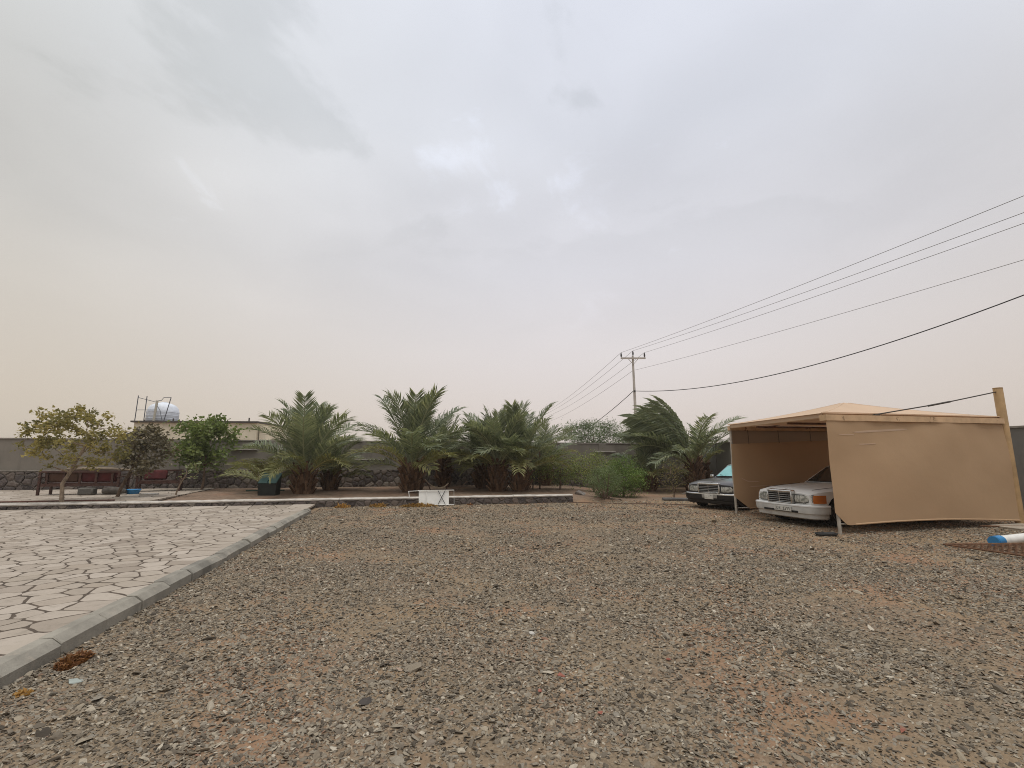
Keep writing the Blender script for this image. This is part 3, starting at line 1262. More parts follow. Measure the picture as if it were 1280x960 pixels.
def car_paint(name, c, dust):
    t = NT(name)
    p = t.pos(local=True)
    upn = t.node('ShaderNodeSeparateXYZ')
    t.l.new(t.node('ShaderNodeNewGeometry').outputs['Normal'], upn.inputs[0])
    f = t.math('MULTIPLY', t.rng(upn.outputs[2], .2, 1, .25, 1), t.rng(t.noise(p, 2.5, 6, .65), .25, .75, dust * .5, dust))
    t.col(t.mix(f, c, (.40, .33, .25)))
    t.put(t.b.inputs['Roughness'], t.math('ADD', .28, t.math('MULTIPLY', f, .5)))
    t.b.inputs['Coat Weight'].default_value = .35
    t.b.inputs['Coat Roughness'].default_value = .15
    return t.m


def nose_x(y):
    """plan curve of the nose: x of the front skin at half-width y"""
    return float(np.interp(abs(y), [0, .35, .55, .70, .77, .82, .855, .875, .90], [-.098, -.104, -.116, -.135, -.155, -.185, -.235, -.29, -.42]))


def build_car(label, loc, rz, paint, lower, glass, chrome_strip, plate_rows):
    root = thing('parked_car', label, 'car', loc, rz)
    # stations: x, half-width bottom/mid/shoulder, z bottom/mid/shoulder, z top edge half-width/height, centre height
    st = [(-.13, .74, .78, .74, .36, .55, .735, .60, .765, .775),
          (-.24, .82, .855, .83, .30, .56, .775, .66, .820, .838),
          (-.45, .85, .885, .865, .22, .57, .800, .70, .855, .872),
          (-.90, .87, .900, .885, .20, .58, .835, .72, .892, .915),
          (-1.40, .88, .908, .893, .20, .59, .870, .73, .925, .955),
          (-1.62, .88, .910, .895, .20, .60, .890, .76, .940, .965),
          (-2.60, .88, .910, .895, .20, .60, .910, .80, .945, .955),
          (-3.60, .88, .910, .895, .20, .60, .915, .80, .955, .965),
          (-4.00, .88, .905, .885, .22, .60, .910, .74, .955, .985),
          (-4.55, .86, .890, .865, .26, .60, .885, .70, .930, .955),
          (-4.85, .84, .865, .840, .32, .60, .850, .66, .890, .905),
          (-4.97, .78, .810, .790, .42, .60, .800, .60, .835, .845)]
    v, f = [], []
    for (x, wb, wm, ws, zb, zm, zs, wt, zt, zcn) in st:
        half = [(wb, zb), (wb + .02, zb + .06), (wm, zm), (wm - .004, zm + .06), (ws, zs), (wt, zt), (wt * .5, (zt + zcn * 2) / 3)]
        ring = [(x, y, z) for y, z in half] + [(x, 0, zcn)] + [(x, -y, z) for y, z in reversed(half)]
        v += ring
    m = 15
    for i in range(len(st) - 1):
        for k in range(m):
            f.append((i * m + k, i * m + (k + 1) % m, (i + 1) * m + (k + 1) % m, (i + 1) * m + k))
    f.append(tuple(reversed(range(m))))
    f.append(tuple((len(st) - 1) * m + k for k in range(m)))
    me = mesh('car_body', v, f, paint)
    bm = bmesh.new()
    bm.from_mesh(me)
    bmesh.ops.recalc_face_normals(bm, faces=bm.faces)
    bm.to_mesh(me)
    bm.free()
    body = link('body', me, root)
    cut = MB()
    for wx in (-.87, -3.81):
        for sy in (-1, 1):
            cut.lathe([(.385, -.28), (.385, .28)], 28, 'y', (wx, sy * .82, .325))
    cme = cut.mesh('arch_cutter', under_mat)
    bm = bmesh.new()
    bm.from_mesh(cme)
    bmesh.ops.recalc_face_normals(bm, faces=bm.faces)
    bm.to_mesh(cme)
    bm.free()
    co = link('arch_cutter', cme, root)
    md = body.modifiers.new('arches', 'BOOLEAN')
    md.operation = 'DIFFERENCE'
    md.solver = 'EXACT'
    md.object = co
    bpy.context.view_layer.update()
    dg = bpy.context.evaluated_depsgraph_get()
    nm = bpy.data.meshes.new_from_object(body.evaluated_get(dg))
    body.modifiers.clear()
    body.data = nm
    bpy.data.objects.remove(co)
    bv = body.modifiers.new('soft_edges', 'BEVEL')
    bv.width = .014
    bv.segments = 2
    bv.limit_method = 'ANGLE'
    bv.angle_limit = R(32)
    nm.shade_smooth()
    nm.set_sharp_from_angle(angle=R(35))
    # bonnet shut line and centre crease
    for sy in (-1, 1):
        MB().tube([(-.30, sy * .69, .843), (-.9, sy * .735, .898), (-1.5, sy * .75, .938)], .005, 4).build('bonnet_seam', under_mat, body)
    MB().tube([(-.22, 0, .842), (-.9, 0, .922), (-1.5, 0, .966)], .006, 4).build('bonnet_ridge', paint, body)
    # under tray keeps daylight from shining through
    MB().box((-2.5, 0, .23), (4.3, 1.1, .08)).build('underbody', under_mat, root)
    # cabin
    lo = [(-1.56, .40, .965), (-1.64, .74, .945), (-2.6, .82, .948), (-3.55, .80, .955), (-4.02, .68, .962), (-4.08, .35, .985)]
    hi = [(-2.28, .34, 1.415), (-2.32, .58, 1.385), (-2.75, .615, 1.400), (-3.25, .60, 1.395), (-3.48, .54, 1.375), (-3.52, .30, 1.395)]

    def ring(h):
        return h + [(x, -y, z) for x, y, z in reversed(h)]
    top = [(-2.45, .28, 1.432), (-2.5, .50, 1.418), (-2.8, .53, 1.432), (-3.15, .52, 1.428), (-3.32, .46, 1.41), (-3.34, .26, 1.42)]
    v = ring(lo) + ring(hi) + ring(top)
    n = 12
    f = []
    for r_ in range(2):
        for k in range(n):
            f.append((r_ * n + k, r_ * n + (k + 1) % n, (r_ + 1) * n + (k + 1) % n, (r_ + 1) * n + k))
    f.append(tuple(range(2 * n, 3 * n)))
    cabme = mesh('cabin', v, f, paint)
    bm = bmesh.new()
    bm.from_mesh(cabme)
    bmesh.ops.recalc_face_normals(bm, faces=bm.faces)
    bm.to_mesh(cabme)
    bm.free()
    cabme.shade_smooth()
    cabme.set_sharp_from_angle(angle=R(40))
    cab = link('cabin', cabme, root)

    def pane(quad, name, mat, off=.004, ins=.0, parent=cab):
        a, b, c, d = (Vector(q) for q in quad)
        nrm = (b - a).cross(d - a).normalized()
        cen = (a + b + c + d) / 4
        if nrm.dot(cen - Vector((-2.8, 0, 1.0))) < 0:
            nrm = -nrm
        q = [p + (cen - p).normalized() * ins for p in (a, b, c, d)]
        vv_ = [p - nrm * .01 for p in q] + [p + nrm * off for p in q]
        return MB().add(vv_, [(3, 2, 1, 0), (4, 5, 6, 7), (0, 1, 5, 4), (1, 2, 6, 5), (2, 3, 7, 6), (3, 0, 4, 7)]).build(name, mat, parent)

    def pane_strip(pts_lo, pts_hi, name, mat, off=.005, parent=cab):
        v_, f_ = [], []
        for p_, q_ in zip(pts_lo, pts_hi):
            v_ += [p_, q_]
        k_ = len(pts_lo)
        ov = [Vector(p_) for p_ in v_]
        cen = sum(ov, Vector()) / len(ov)
        out = (cen - Vector((-2.8, 0, .9))).normalized()
        v_ = [p_ + out * off for p_ in ov] + [p_ - out * .02 for p_ in ov]
        for i_ in range(k_ - 1):
            a_ = i_ * 2
            f_.append((a_, a_ + 2, a_ + 3, a_ + 1))
            b_ = a_ + 2 * k_
            f_.append((b_, b_ + 1, b_ + 3, b_ + 2))
        return MB().add(v_, f_).build(name, mat, parent, True)

    L = lambda p, q, k: tuple(Vector(p).lerp(Vector(q), k))
    flip = lambda p: (p[0], -p[1], p[2])
    # windscreen from pillar to pillar, curved over the middle
    wl_lo = [L(lo[1], hi[1], .06), L(lo[0], hi[0], .05), flip(L(lo[0], hi[0], .05)), flip(L(lo[1], hi[1], .06))]
    wl_hi = [L(lo[1], hi[1], .90), L(lo[0], hi[0], .91), flip(L(lo[0], hi[0], .91)), flip(L(lo[1], hi[1], .90))]
    wl_lo[0] = (wl_lo[0][0], wl_lo[0][1] - .045, wl_lo[0][2])
    wl_lo[3] = flip(wl_lo[0])
    wl_hi[0] = (wl_hi[0][0], wl_hi[0][1] - .035, wl_hi[0][2])
    wl_hi[3] = flip(wl_hi[0])
    ws = pane_strip(wl_lo, wl_hi, 'windscreen', glass, .012)
    fr = chrome if chrome_strip else paint
    ex = lambda p: (p[0] + .020, p[1], p[2] + .010)
    MB().tube([ex(p) for p in wl_hi], .013, 6).build('screen_trim', chrome, ws)
    MB().tube([ex(p) for p in wl_lo], .012, 6).build('screen_trim', black_plastic, ws)
    for sy in (.34, -.16):
        MB().tube([(-1.575, sy, .985), (-1.70, sy - .40, 1.045)], .008, 5).build('wiper', black_plastic, ws)
    rl = [L(lo[4], hi[4], .08), L(lo[5], hi[5], .08), flip(L(lo[5], hi[5], .08)), flip(L(lo[4], hi[4], .08))]
    rh = [L(lo[4], hi[4], .88), L(lo[5], hi[5], .88), flip(L(lo[5], hi[5], .88)), flip(L(lo[4], hi[4], .88))]
    pane_strip(rl, rh, 'rear_window', glass_dark, .01)
    for s in (1, -1):
        mir = (lambda p: p) if s == 1 else flip
        for (a, b, ka, kb) in ((1, 2, .10, .97), (2, 3, .04, .95)):
            p0, p1 = L(lo[a], lo[b], ka), L(lo[a], lo[b], kb)
            q0, q1 = L(hi[a], hi[b], ka + .02), L(hi[a], hi[b], kb)
            quad = [L(p0, q0, .07), L(p1, q1, .07), L(p1, q1, .90), L(p0, q0, .90)]
            pane([mir(q) for q in quad], 'side_window', glass_dark, .006)
        # door mirror
        if s == 1 or chrome_strip:
            mm = MB().box((-1.83, s * .945, .985), (.08, .15, .09), (0, 0, s * .12), ch=.02).build('door_mirror', paint if not chrome_strip else chrome, root, True)
            MB().tube([(-1.84, s * .80, .955), (-1.83, s * .90, .97)], .018, 6).build('mirror_arm', black_plastic, mm)
        # side rub strip and door handles
        MB().box((-2.42, s * .912, .60), (2.2, .022, .075), ch=.008).build('rub_strip', lower, root)
        for hx in (-2.30, -3.28):
            MB().box((hx, s * .908, .80), (.20, .03, .035), ch=.01).build('door_handle', chrome, root)
    # wheels
    for wx in (-.87, -3.81):
        for s in (1, -1):
            wh = link('wheel', None, root, (wx, s * .765, .325), (0, 0, 0 if s == 1 else math.pi))
            tb = MB().lathe([(.20, -.095), (.29, -.102), (.318, -.085), (.325, -.04), (.325, .04), (.318, .085), (.29, .102), (.20, .095)], 36, 'y')
            tb.build('tyre', tyre_mat, wh, True)
            rb = MB().lathe([(.215, .070), (.205, .098), (.185, .090), (.165, .060), (.10, .075), (.05, .082), (.0, .084)], 30, 'y')
            ri = rb.build('rim', alloy, wh, True)
            hb = MB()
            for k in range(15):
                a_ = 2 * math.pi * k / 15
                hb.lathe([(.014, .066), (.014, .074)], 8, 'y', (.138 * math.cos(a_), 0, .138 * math.sin(a_)))
            hb.build('rim_hole', under_mat, ri)
    # bumper swept round the nose
    def sweep(prof, name, mat, parent, ext=.465, grow=0.0):
        ys = np.linspace(-.88, .88, 29)
        path = [(-ext, -.90 - grow)] + [(-.42, -.902 - grow)]
        for y in ys:
            path.append((nose_x(y) - .0, y))
        path += [(-.42, .902 + grow), (-ext, .90 + grow)]
        P_ = [Vector((x, y, 0)) for x, y in path]
        v_, f_ = [], []
        for i, p in enumerate(P_):
            d = (P_[min(i + 1, len(P_) - 1)] - P_[max(i - 1, 0)]).normalized()
            nrm = Vector((d.y, -d.x, 0))
            for (o, z) in prof:
                v_.append((p.x + nrm.x * o, p.y + nrm.y * o, z))
        k_ = len(prof)
        for i in range(len(P_) - 1):
            for j in range(k_):
                f_.append((i * k_ + j, i * k_ + (j + 1) % k_, (i + 1) * k_ + (j + 1) % k_, (i + 1) * k_ + j))
        f_.append(tuple(range(k_)))
        f_.append(tuple((len(P_) - 1) * k_ + j for j in range(k_)))
        return MB().add(v_, f_).build(name, mat, parent, True)
    bp = sweep([(-.10, .50), (.065, .50), (.092, .47), (.094, .38), (.08, .31), (.02, .28), (-.12, .30)], 'front_bumper', lower, root)
    sweep([(.02, .505), (.08, .508), (.100, .492), (.102, .465), (.08, .462), (.02, .462)], 'bumper_strip', chrome if chrome_strip else paint, bp)
    sweep([(-.10, .32), (.045, .32), (.03, .20), (-.02, .175), (-.10, .19)], 'front_apron', lower, bp)
    MB().box((-.02, 0, .335), (.02, 1.0, .045)).build('air_intake', under_mat, bp)
    rbmp = MB().box((-4.98, 0, .42), (.22, 1.74, .22), ch=.05).build('rear_bumper', lower, root)
    MB().box((-5.075, 0, .455), (.04, 1.6, .05), ch=.01).build('bumper_strip', chrome, rbmp)
    for s in (1, -1):
        MB().box((-4.95, s * .60, .70), (.07, .42, .15), ch=.015).build('tail_lamp', basic('tail_lamp_lens', (.30, .02, .015), .25, .1), root)
    # grille: chrome shell, dark core, ribs, centre bar
    gz0, gz1, gw, gx = .525, .80, .352, -.045
    gr = link('grille', None, root)
    MB().box((gx - .06, 0, (gz0 + gz1) / 2), (.10, gw * 2 - .02, gz1 - gz0 - .02)).build('grille_core', under_mat, gr)
    sh = MB()
    sh.box((gx - .025, 0, gz1 + .004), (.15, gw * 2 + .03, .050), (0, .10, 0), ch=.016)
    sh.box((gx - .02, 0, gz0), (.12, gw * 2 + .02, .018), ch=.006)
    for s in (1, -1):
        sh.box((gx - .02, s * gw, (gz0 + gz1) / 2), (.12, .032, gz1 - gz0 + .01), ch=.010)
    sh.build('grille_shell', chrome, gr, True)
    for k in range(5):
        z = gz0 + .040 + k * (gz1 - gz0 - .05) / 4.6
        MB().box((gx + .005, 0, z), (.05, gw * 2 - .03, .013), (0, .25, 0), ch=.004).build('grille_rib', alloy, gr)
    MB().box((gx + .022, 0, (gz0 + gz1) / 2), (.03, .018, gz1 - gz0 - .02), ch=.004).build('grille_bar', chrome, gr)
    # lamps
    for s in (1, -1):
        hl = link('headlamp', None, root)

        def lens(y0, y1, z0, z1, name, mat, n=5, proud=.012, deep=.06):
            v_, f_ = [], []
            for k in range(n + 1):
                y = y0 + (y1 - y0) * k / n
                x = nose_x(y)
                for (dx, z) in ((proud - .006, z0), (proud + .006, (z0 + z1) / 2), (proud - .012, z1), (-deep, z1), (-deep, z0)):
                    v_.append((x + dx, s * y, z))
            for k in range(n):
                for j in range(5):
                    f_.append((k * 5 + j, k * 5 + (j + 1) % 5, (k + 1) * 5 + (j + 1) % 5, (k + 1) * 5 + j))
            f_.append(tuple(range(5)))
            f_.append(tuple(n * 5 + j for j in range(5)))
            return MB().add(v_, f_).build(name, mat, hl, True)
        lens(.375, .815, .535, .735, 'lamp_housing', black_plastic, 5, .006)
        lens(.388, .505, .552, .718, 'fog_lamp_lens', lamp_glass, 3, .016)
        lens(.517, .806, .552, .718, 'lamp_lens', lamp_glass, 4, .018)
        lens(.818, .892, .545, .728, 'indicator_lens', amber, 10, .020, .10)
        MB().tube([(nose_x(.60) + .03, s * .60, .535), (nose_x(.72) + .035, s * .735, .575)], .007, 5).build('lamp_wiper', black_plastic, hl)
    # number plate, carried low on the bumper
    pl = MB().box((.008, plate_rows['y'], plate_rows['z']), (.014, plate_rows['w'], plate_rows['h']), ch=.004).build('number_plate', plate_mat, root)
    for (y, z, w_, h_) in plate_rows['ink']:
        MB().box((.0165, plate_rows['y'] + y, plate_rows['z'] + z), (.004, w_, h_)).build('plate_stroke', ink_mat, pl)
    if plate_rows.get('holder'):
        MB().box((-.003, plate_rows['y'] + .01, plate_rows['z'] + .02), (.012, plate_rows['w'] + .22, plate_rows['h'] - .03), ch=.004).build('plate_holder', alloy, pl)
    return root


white_paint = car_paint('white_car_paint', (.68, .685, .68), .14)
white_low = basic('grey_white_bumper', (.50, .50, .485), .5, .10, 4)
dark_paint = car_paint('black_car_paint', (.016, .016, .018), .09)
dark_low = basic('black_bumper', (.016, .015, .015), .45, .2, 5)
r2 = random.Random(5)
ink_w = []
for k in range(8):
    y = .20 - k * .055
    if k == 4:
        continue
    ink_w += [(y, r2.uniform(-.01, .01), .010, r2.uniform(.05, .075)), (y - .014, r2.choice((-.026, 0, .026)), .026, .011)]
ink_b = [(.07, .035, .05, .012), (-.06, -.04, .03, .012), (-.10, -.04, .022, .012)]
wf = Vector((-.962, -.273))
build_car('white saloon car parked under the tan shade cloth shelter', (6.62, 11.92, 0), math.atan2(wf.y, wf.x),
          white_paint, white_low, glass_dark, False, {'y': .10, 'z': .385, 'w': .50, 'h': .115, 'ink': ink_w})
bf = Vector((-.81, -.586))
build_car('black saloon car with teal windscreen shade beside the shelter', (6.24, 15.25, 0), math.atan2(bf.y, bf.x),
          dark_paint, dark_low, glass_teal, True, {'y': .02, 'z': .40, 'w': .30, 'h': .15, 'ink': ink_b, 'holder': True})

# ================================================================ vegetation
def leaf_material(name, cols, transl=.3, rough=.6):
    """leaf colour from the per-leaf tint attribute"""
    t = NT(name)
    tint = t.node('ShaderNodeAttribute', attribute_name='tint').outputs['Fac']
    c = t.ramp(tint, cols)
    c = t.mix(1.0, c, t.ramp(t.node('ShaderNodeObjectInfo').outputs['Random'], [(0, (.84, .86, .84)), (1, (1.14, 1.12, 1.10))]), 'MULTIPLY')
    t.col(c)
    t.set(rough, 0, .3)
    tr = t.node('ShaderNodeBsdfTranslucent')
    t.put(tr.inputs[0], t.mix(1.0, c, (1.25, 1.2, .8), 'MULTIPLY'))
    mx = t.node('ShaderNodeMixShader')
    mx.inputs[0].default_value = transl
    t.l.new(t.b.outputs[0], mx.inputs[1])
    t.l.new(tr.outputs[0], mx.inputs[2])
    t.l.new(mx.outputs[0], t.out.inputs[0])
    return t.m


def bark(name, c):
    t = NT(name)
    p = t.pos((1, 1, .35))
    t.col(t.mix(t.rng(t.noise(p, 14, 6, .7), .3, .7, 0, 1), sc(c, .6), sc(c, 1.25)))
    t.bump(t.noise(p, 30, 5, .7), .6, .02)
    return t.set(.9, 0, .2)


# ---- date palms
frond_green = leaf_material('palm_frond_green', [(0, (0.111, 0.138, 0.085)), (.5, (0.202, 0.232, 0.150)), (1, (0.341, 0.356, 0.235))], .36, .5)
frond_olive = leaf_material('palm_frond_olive', [(0, (0.136, 0.150, 0.063)), (.5, (0.220, 0.225, 0.099)), (1, (0.350, 0.318, 0.157))], .33, .55)
frond_dry = leaf_material('palm_frond_dry', [(0, (.13, .085, .042)), (.5, (.20, .145, .075)), (1, (.30, .23, .13))], .2, .7)
t = NT('palm_boots')
t.col(t.mix(t.rng(t.noise(t.pos(), 16, 5, .7), .3, .7, 0, 1), t.ramp(t.rand(), [(0, (.055, .030, .018)), (.5, (.125, .070, .040)), (1, (.24, .15, .09))]), (.11, .065, .04)))
boot_mat = t.set(.9, 0, .2)


def set_tint(me, vals):
    a_ = me.attributes.new('tint', 'FLOAT', 'POINT')
    a_.data.foreach_set('value', np.asarray(vals, np.float32))


def frond_mesh(seed, droop, side, mat, length=1.0, pairs=50, comb=0.0):
    """unit-length frond: base at origin, leaving along +X; droop bends down, side bends towards +Y; comb sweeps leaflets one way"""
    r = random.Random(seed)
    n = 26
    pts, d, p = [], None, Vector()
    for i in range(n + 1):
        s_ = i / n
        el = -droop * s_ ** 1.7
        az = side * s_ ** 1.4
        d = Vector((math.cos(el) * math.cos(az), math.cos(el) * math.sin(az), math.sin(el)))
        pts.append((p.copy(), d.copy()))
        p = p + d / n
    mb = MB()
    mb.tube([q[0] for q in pts], [.013 * (1 - .88 * i / n) + .001 for i in range(n + 1)], 5, False)
    tint = [1.0] * len(mb.v)
    for k in range(pairs):
        s_ = .20 + .79 * (k + r.random() * .6) / pairs
        fi = min(n - 1, int(s_ * n))
        fr_ = s_ * n - fi
        q = pts[fi][0].lerp(pts[fi + 1][0], fr_)
        d = pts[fi][1]
        lat = Vector((-d.y, d.x, 0)).normalized()
        upv = d.cross(lat).normalized()
        if upv.z < 0:
            upv = -upv
        prof_ = (math.sin(math.pi * min(1, (s_ - .02) * .92)) ** .6)
        ll = (.06 + .185 * prof_) * r.uniform(.82, 1.12)
        if s_ < .30:
            ll *= .5 + 5 * (s_ - .20)
        for sd_ in (-1, 1):
            fwd = .62 + .55 * s_ + r.uniform(-.15, .15)
            lift = r.choice((.15, .55, .35)) + r.uniform(-.12, .12)
            dr = (lat * sd_ + d * fwd + upv * lift + Vector((0, comb, 0))).normalized()
            hang = Vector((0, comb * .5, -.16 - .12 * r.random()))
            a_ = q
            b_ = q + dr * ll * .55
            c_ = q + (dr + hang).normalized() * ll
            wv = dr.cross(upv).normalized() * (.0075 * r.uniform(.8, 1.2))
            wv = (wv + upv * r.uniform(-.004, .004))
            k0 = len(mb.v)
            mb.v += [tuple(a_ - wv * .4), tuple(a_ + wv * .4), tuple(b_ + wv), tuple(b_ - wv), tuple(c_)]
            mb.f += [(k0, k0 + 1, k0 + 2, k0 + 3), (k0 + 3, k0 + 2, k0 + 4)]
            tt = min(1, max(0, r.gauss(.42, .22)))
            tint += [tt * .8, tt * .8, tt, tt, min(1, tt + .25)]
    me = mesh('frond', mb.v, mb.f, mat)
    set_tint(me, tint)
    return me


FR_UP = [frond_mesh(20 + k, .35 + .12 * k, random.uniform(-.2, .2), frond_green) for k in range(5)]
FR_MID = [frond_mesh(40 + k, .75 + .14 * k, random.uniform(-.3, .3), frond_green) for k in range(5)]
FR_LOW = [frond_mesh(60 + k, .95 + .15 * k, random.uniform(-.3, .3), frond_olive) for k in range(4)]
FR_DRY = [frond_mesh(80 + k, 1.5 + .2 * k, random.uniform(-.3, .3), frond_dry, 1, 44) for k in range(3)]
FR_WIND = [frond_mesh(100 + k, .25 + .15 * k, .75 + .15 * k, frond_green, 1, 56, .8) for k in range(4)]
boot_meshes = []
for k in range(3):
    r = random.Random(k)
    b = MB()
    w0_, h0_ = .085, .24 + .05 * k
    b.add([(-w0_, 0, 0), (w0_, 0, 0), (w0_ * .8, .07, .02), (-w0_ * .8, .07, .02),
           (-w0_ * .42, -.17 - .03 * k, h0_), (w0_ * .42, -.17 - .03 * k, h0_ + .015), (w0_ * .4, -.13, h0_ + .02), (-w0_ * .4, -.13, h0_)],
          [(0, 3, 2, 1), (4, 5, 6, 7), (0, 1, 5, 4), (1, 2, 6, 5), (2, 3, 7, 6), (3, 0, 4, 7)])
    boot_meshes.append(b)


def palm(label, x, y, trunk_h, trunk_r, L, nfr, seed, wind=0., z=None, dry=.0, flat=-.10, low=False, grp='date palms in the planting bed'):
    r = random.Random(seed)
    z = float(ground_z(x, y)) - .03 if z is None else z
    root = thing('date_palm', label, 'palm', (x, y, z), 0, grp)
    tb = MB()
    tb.tube([(0, 0, 0), (.01, 0, trunk_h * .5), (0, 0, trunk_h), (0, 0, trunk_h + .25)], [trunk_r * .86, trunk_r * .84, trunk_r * .66, trunk_r * .2], 12)
    nb_ = int(46 * trunk_h / .7)
    for k in range(nb_):
        a_ = k * 2.39996 + r.uniform(-.2, .2)
        hz = -.02 + (k / nb_) * (trunk_h + .10)
        rr = trunk_r * (.86 if hz < trunk_h * .6 else .74) * r.uniform(.92, 1.06)
        m = Matrix.Translation((math.cos(a_) * rr, math.sin(a_) * rr, hz)) @ Matrix.Rotation(a_ + math.pi / 2, 4, 'Z') @ Matrix.Rotation(r.uniform(-.25, .15), 4, 'X') @ Matrix.Diagonal((r.uniform(.8, 1.25), 1, r.uniform(.8, 1.3), 1))
        bmx = boot_meshes[k % 3]
        tb.add([m @ Vector(p) for p in bmx.v], bmx.f)
    tb.build('trunk', boot_mat, root)
    for k in range(nfr):
        u = k / (nfr - 1)                        # 0 = young, upright; 1 = oldest
        az = k * 2.39996 + r.uniform(-.35, .35)
        el = R(88 - 66 * u ** .9 + r.uniform(-8, 8)) - flat * u
        if wind:
            pool = FR_WIND if u < .5 else FR_MID
            dv = Vector((math.cos(az) * math.cos(el), math.sin(az) * math.cos(el), math.sin(el))) + Vector((-.55, 0, .12)) * (1.05 - u * .5)
            az, el = math.atan2(dv.y, dv.x), math.asin(max(-.2, min(.98, dv.normalized().z)))
        elif u < .38:
            pool = FR_UP
        elif u < .76:
            pool = FR_MID
        elif u <= 1 - dry:
            pool = FR_LOW
        else:
            pool = FR_DRY
        if low:
            pool, el = FR_LOW, R(r.uniform(32, 68))
        me = pool[r.randrange(len(pool))]
        ln = L * (.80 + .22 * math.sin(math.pi * min(1, .25 + u * .8))) * r.uniform(.88, 1.08)
        o = link('frond', me, root, (math.cos(az) * trunk_r * .42 * u, math.sin(az) * trunk_r * .42 * u, trunk_h + .12 - .30 * u))
        mt = Matrix.Rotation(az, 3, 'Z') @ Matrix.Rotation(-el, 3, 'Y') @ Matrix.Rotation(r.uniform(-.5, .5), 3, 'X')
        if wind and u < .5:                      # roll the frond so its sideways sweep points downwind (-X)
            sw = Matrix.Rotation(az, 3, 'Z') @ Matrix.Rotation(-el, 3, 'Y')
            best = max((k_ * math.pi / 6 for k_ in range(12)), key=lambda q_: -((sw @ Matrix.Rotation(q_, 3, 'X')) @ Vector((0, 1, 0))).x)
            mt = sw @ Matrix.Rotation(best, 3, 'X')
        o.rotation_euler = mt.to_euler()
        o.scale = (ln, ln, ln)
    return root


palm('broad date palm beside the dark green bin', -8.30, 19.05, .85, .42, 2.9, 30, 1)
palm('low young olive palm left of the dark green bin', -10.45, 20.3, .25, .20, 2.0, 12, 21, low=True)
palm('smaller date palm half hidden behind the one by the green bin', -7.95, 20.9, .60, .34, 2.0, 22, 2)
palm('tallest full date palm behind the upturned white folding table', -4.18, 19.9, 1.05, .45, 3.15, 32, 3)
palm('dark slim palm behind the sling chair against the wall', -3.35, 23.4, 1.5, .30, 2.0, 20, 4)
palm('leftmost palm of the clump of three, set farthest back', -1.35, 22.3, .9, .38, 2.5, 28, 5)
palm('dark trunked middle palm of the clump of three', -.62, 20.5, 1.15, .37, 2.45, 32, 6)
palm('thick date palm with clean boots at right of the clump of three', .36, 20.6, .95, .38, 2.85, 30, 7)
palm('wind blown date palm between the bushes and the black car', 9.0, 23.6, 1.45, .40, 3.7, 34, 8, wind=1.0)
palm('shaggy palm behind the olive shrub, left of the wind blown palm', 6.85, 24.0, .75, .36, 2.3, 24, 9)
palm('palm fronds showing beside the car shelter over the black car', 10.15, 25.4, 1.3, .33, 2.3, 13, 10)
palm('young palm at the back beside the clump of three', 1.75, 24.7, 1.2, .30, 2.1, 16, 12)


# ---- leafy trees and shrubs
def leaves_mesh(name, centers, n_per, spread, size, mat, seed, aspect=.55, down=.0, light_top=True):
    r = np.random.default_rng(seed)
    P_, T_ = [], []
    F_ = []
    cz = [c[2] for c in centers]
    zmin, zmax = min(cz), max(cz)
    for c in centers:
        m = max(3, int(n_per * r.uniform(.6, 1.4)))
        base_t = r.normal(.45, .16)
        sp = np.asarray(spread) * r.uniform(.75, 1.25)
        off = r.normal(0, 1, (m, 3)) * sp
        for o in off:
            q = np.asarray(c) + o
            d = r.normal(0, 1, 3)
            d[2] = d[2] * .6 - down
            d /= np.linalg.norm(d)
            s_ = np.cross(d, r.normal(0, 1, 3))
            s_ /= np.linalg.norm(s_)
            nn_ = np.cross(d, s_)
            l = size * r.uniform(.65, 1.25)
            w = l * aspect * .5
            k0 = len(P_)
            P_ += [q, q + d * l * .4 + s_ * w + nn_ * w * .35, q + d * l, q + d * l * .4 - s_ * w + nn_ * w * .35, q + d * l * .45]
            F_ += [(k0, k0 + 4, k0 + 1), (k0 + 4, k0 + 2, k0 + 1), (k0, k0 + 3, k0 + 4), (k0 + 4, k0 + 3, k0 + 2)]
            tt = float(np.clip(base_t + r.normal(0, .16), 0, 1))
            T_ += [tt] * 5
    me = mesh(name, P_, F_, mat)
    set_tint(me, T_)
    return me


def skeleton(trunk, tips, r0, r1, seed, rtip=.006, lift=.15, n=6):
    """trunk polyline plus a branch to every tip, each leaving the nearest earlier branch"""
    rr = random.Random(seed)
    mb = MB()
    tv = [Vector(p) for p in trunk]
    k = len(tv)
    mb.tube(tv, [r0 + (r1 - r0) * i / (k - 1) for i in range(k)], 9)
    nodes = [(p, r0 + (r1 - r0) * i / (k - 1)) for i, p in enumerate(tv) if i >= k // 2]
    for tp in sorted([Vector(p) for p in tips], key=lambda p: (p - tv[-1]).length):
        best = min(nodes, key=lambda q: (q[0] - tp).length + (.6 if q[0].z > tp.z else 0))
        a_, ra = best
        ln = (tp - a_).length
        pts = bez(a_, tp, (rr.uniform(-.12, .12) * ln, rr.uniform(-.12, .12) * ln, lift * ln * rr.uniform(-.2, 1)), 5)
        rs = [max(rtip, ra * .72 * (1 - i / 5) + rtip) for i in range(6)]
        mb.tube(pts, rs, n, False)
        nodes += [(p, q) for p, q in zip(pts[2:], rs[2:])]
    return mb


def ell_tips(n, c, rad, seed, shell=.45, fn=None):
    r = random.Random(seed)
    out = []
    while len(out) < n:
        p = Vector((r.uniform(-1, 1), r.uniform(-1, 1), r.uniform(-1, 1)))
        if shell < p.length < 1:
            q = (c[0] + p.x * rad[0], c[1] + p.y * rad[1], c[2] + p.z * rad[2])
            if fn is None or fn(q):
                out.append(q)
    return out


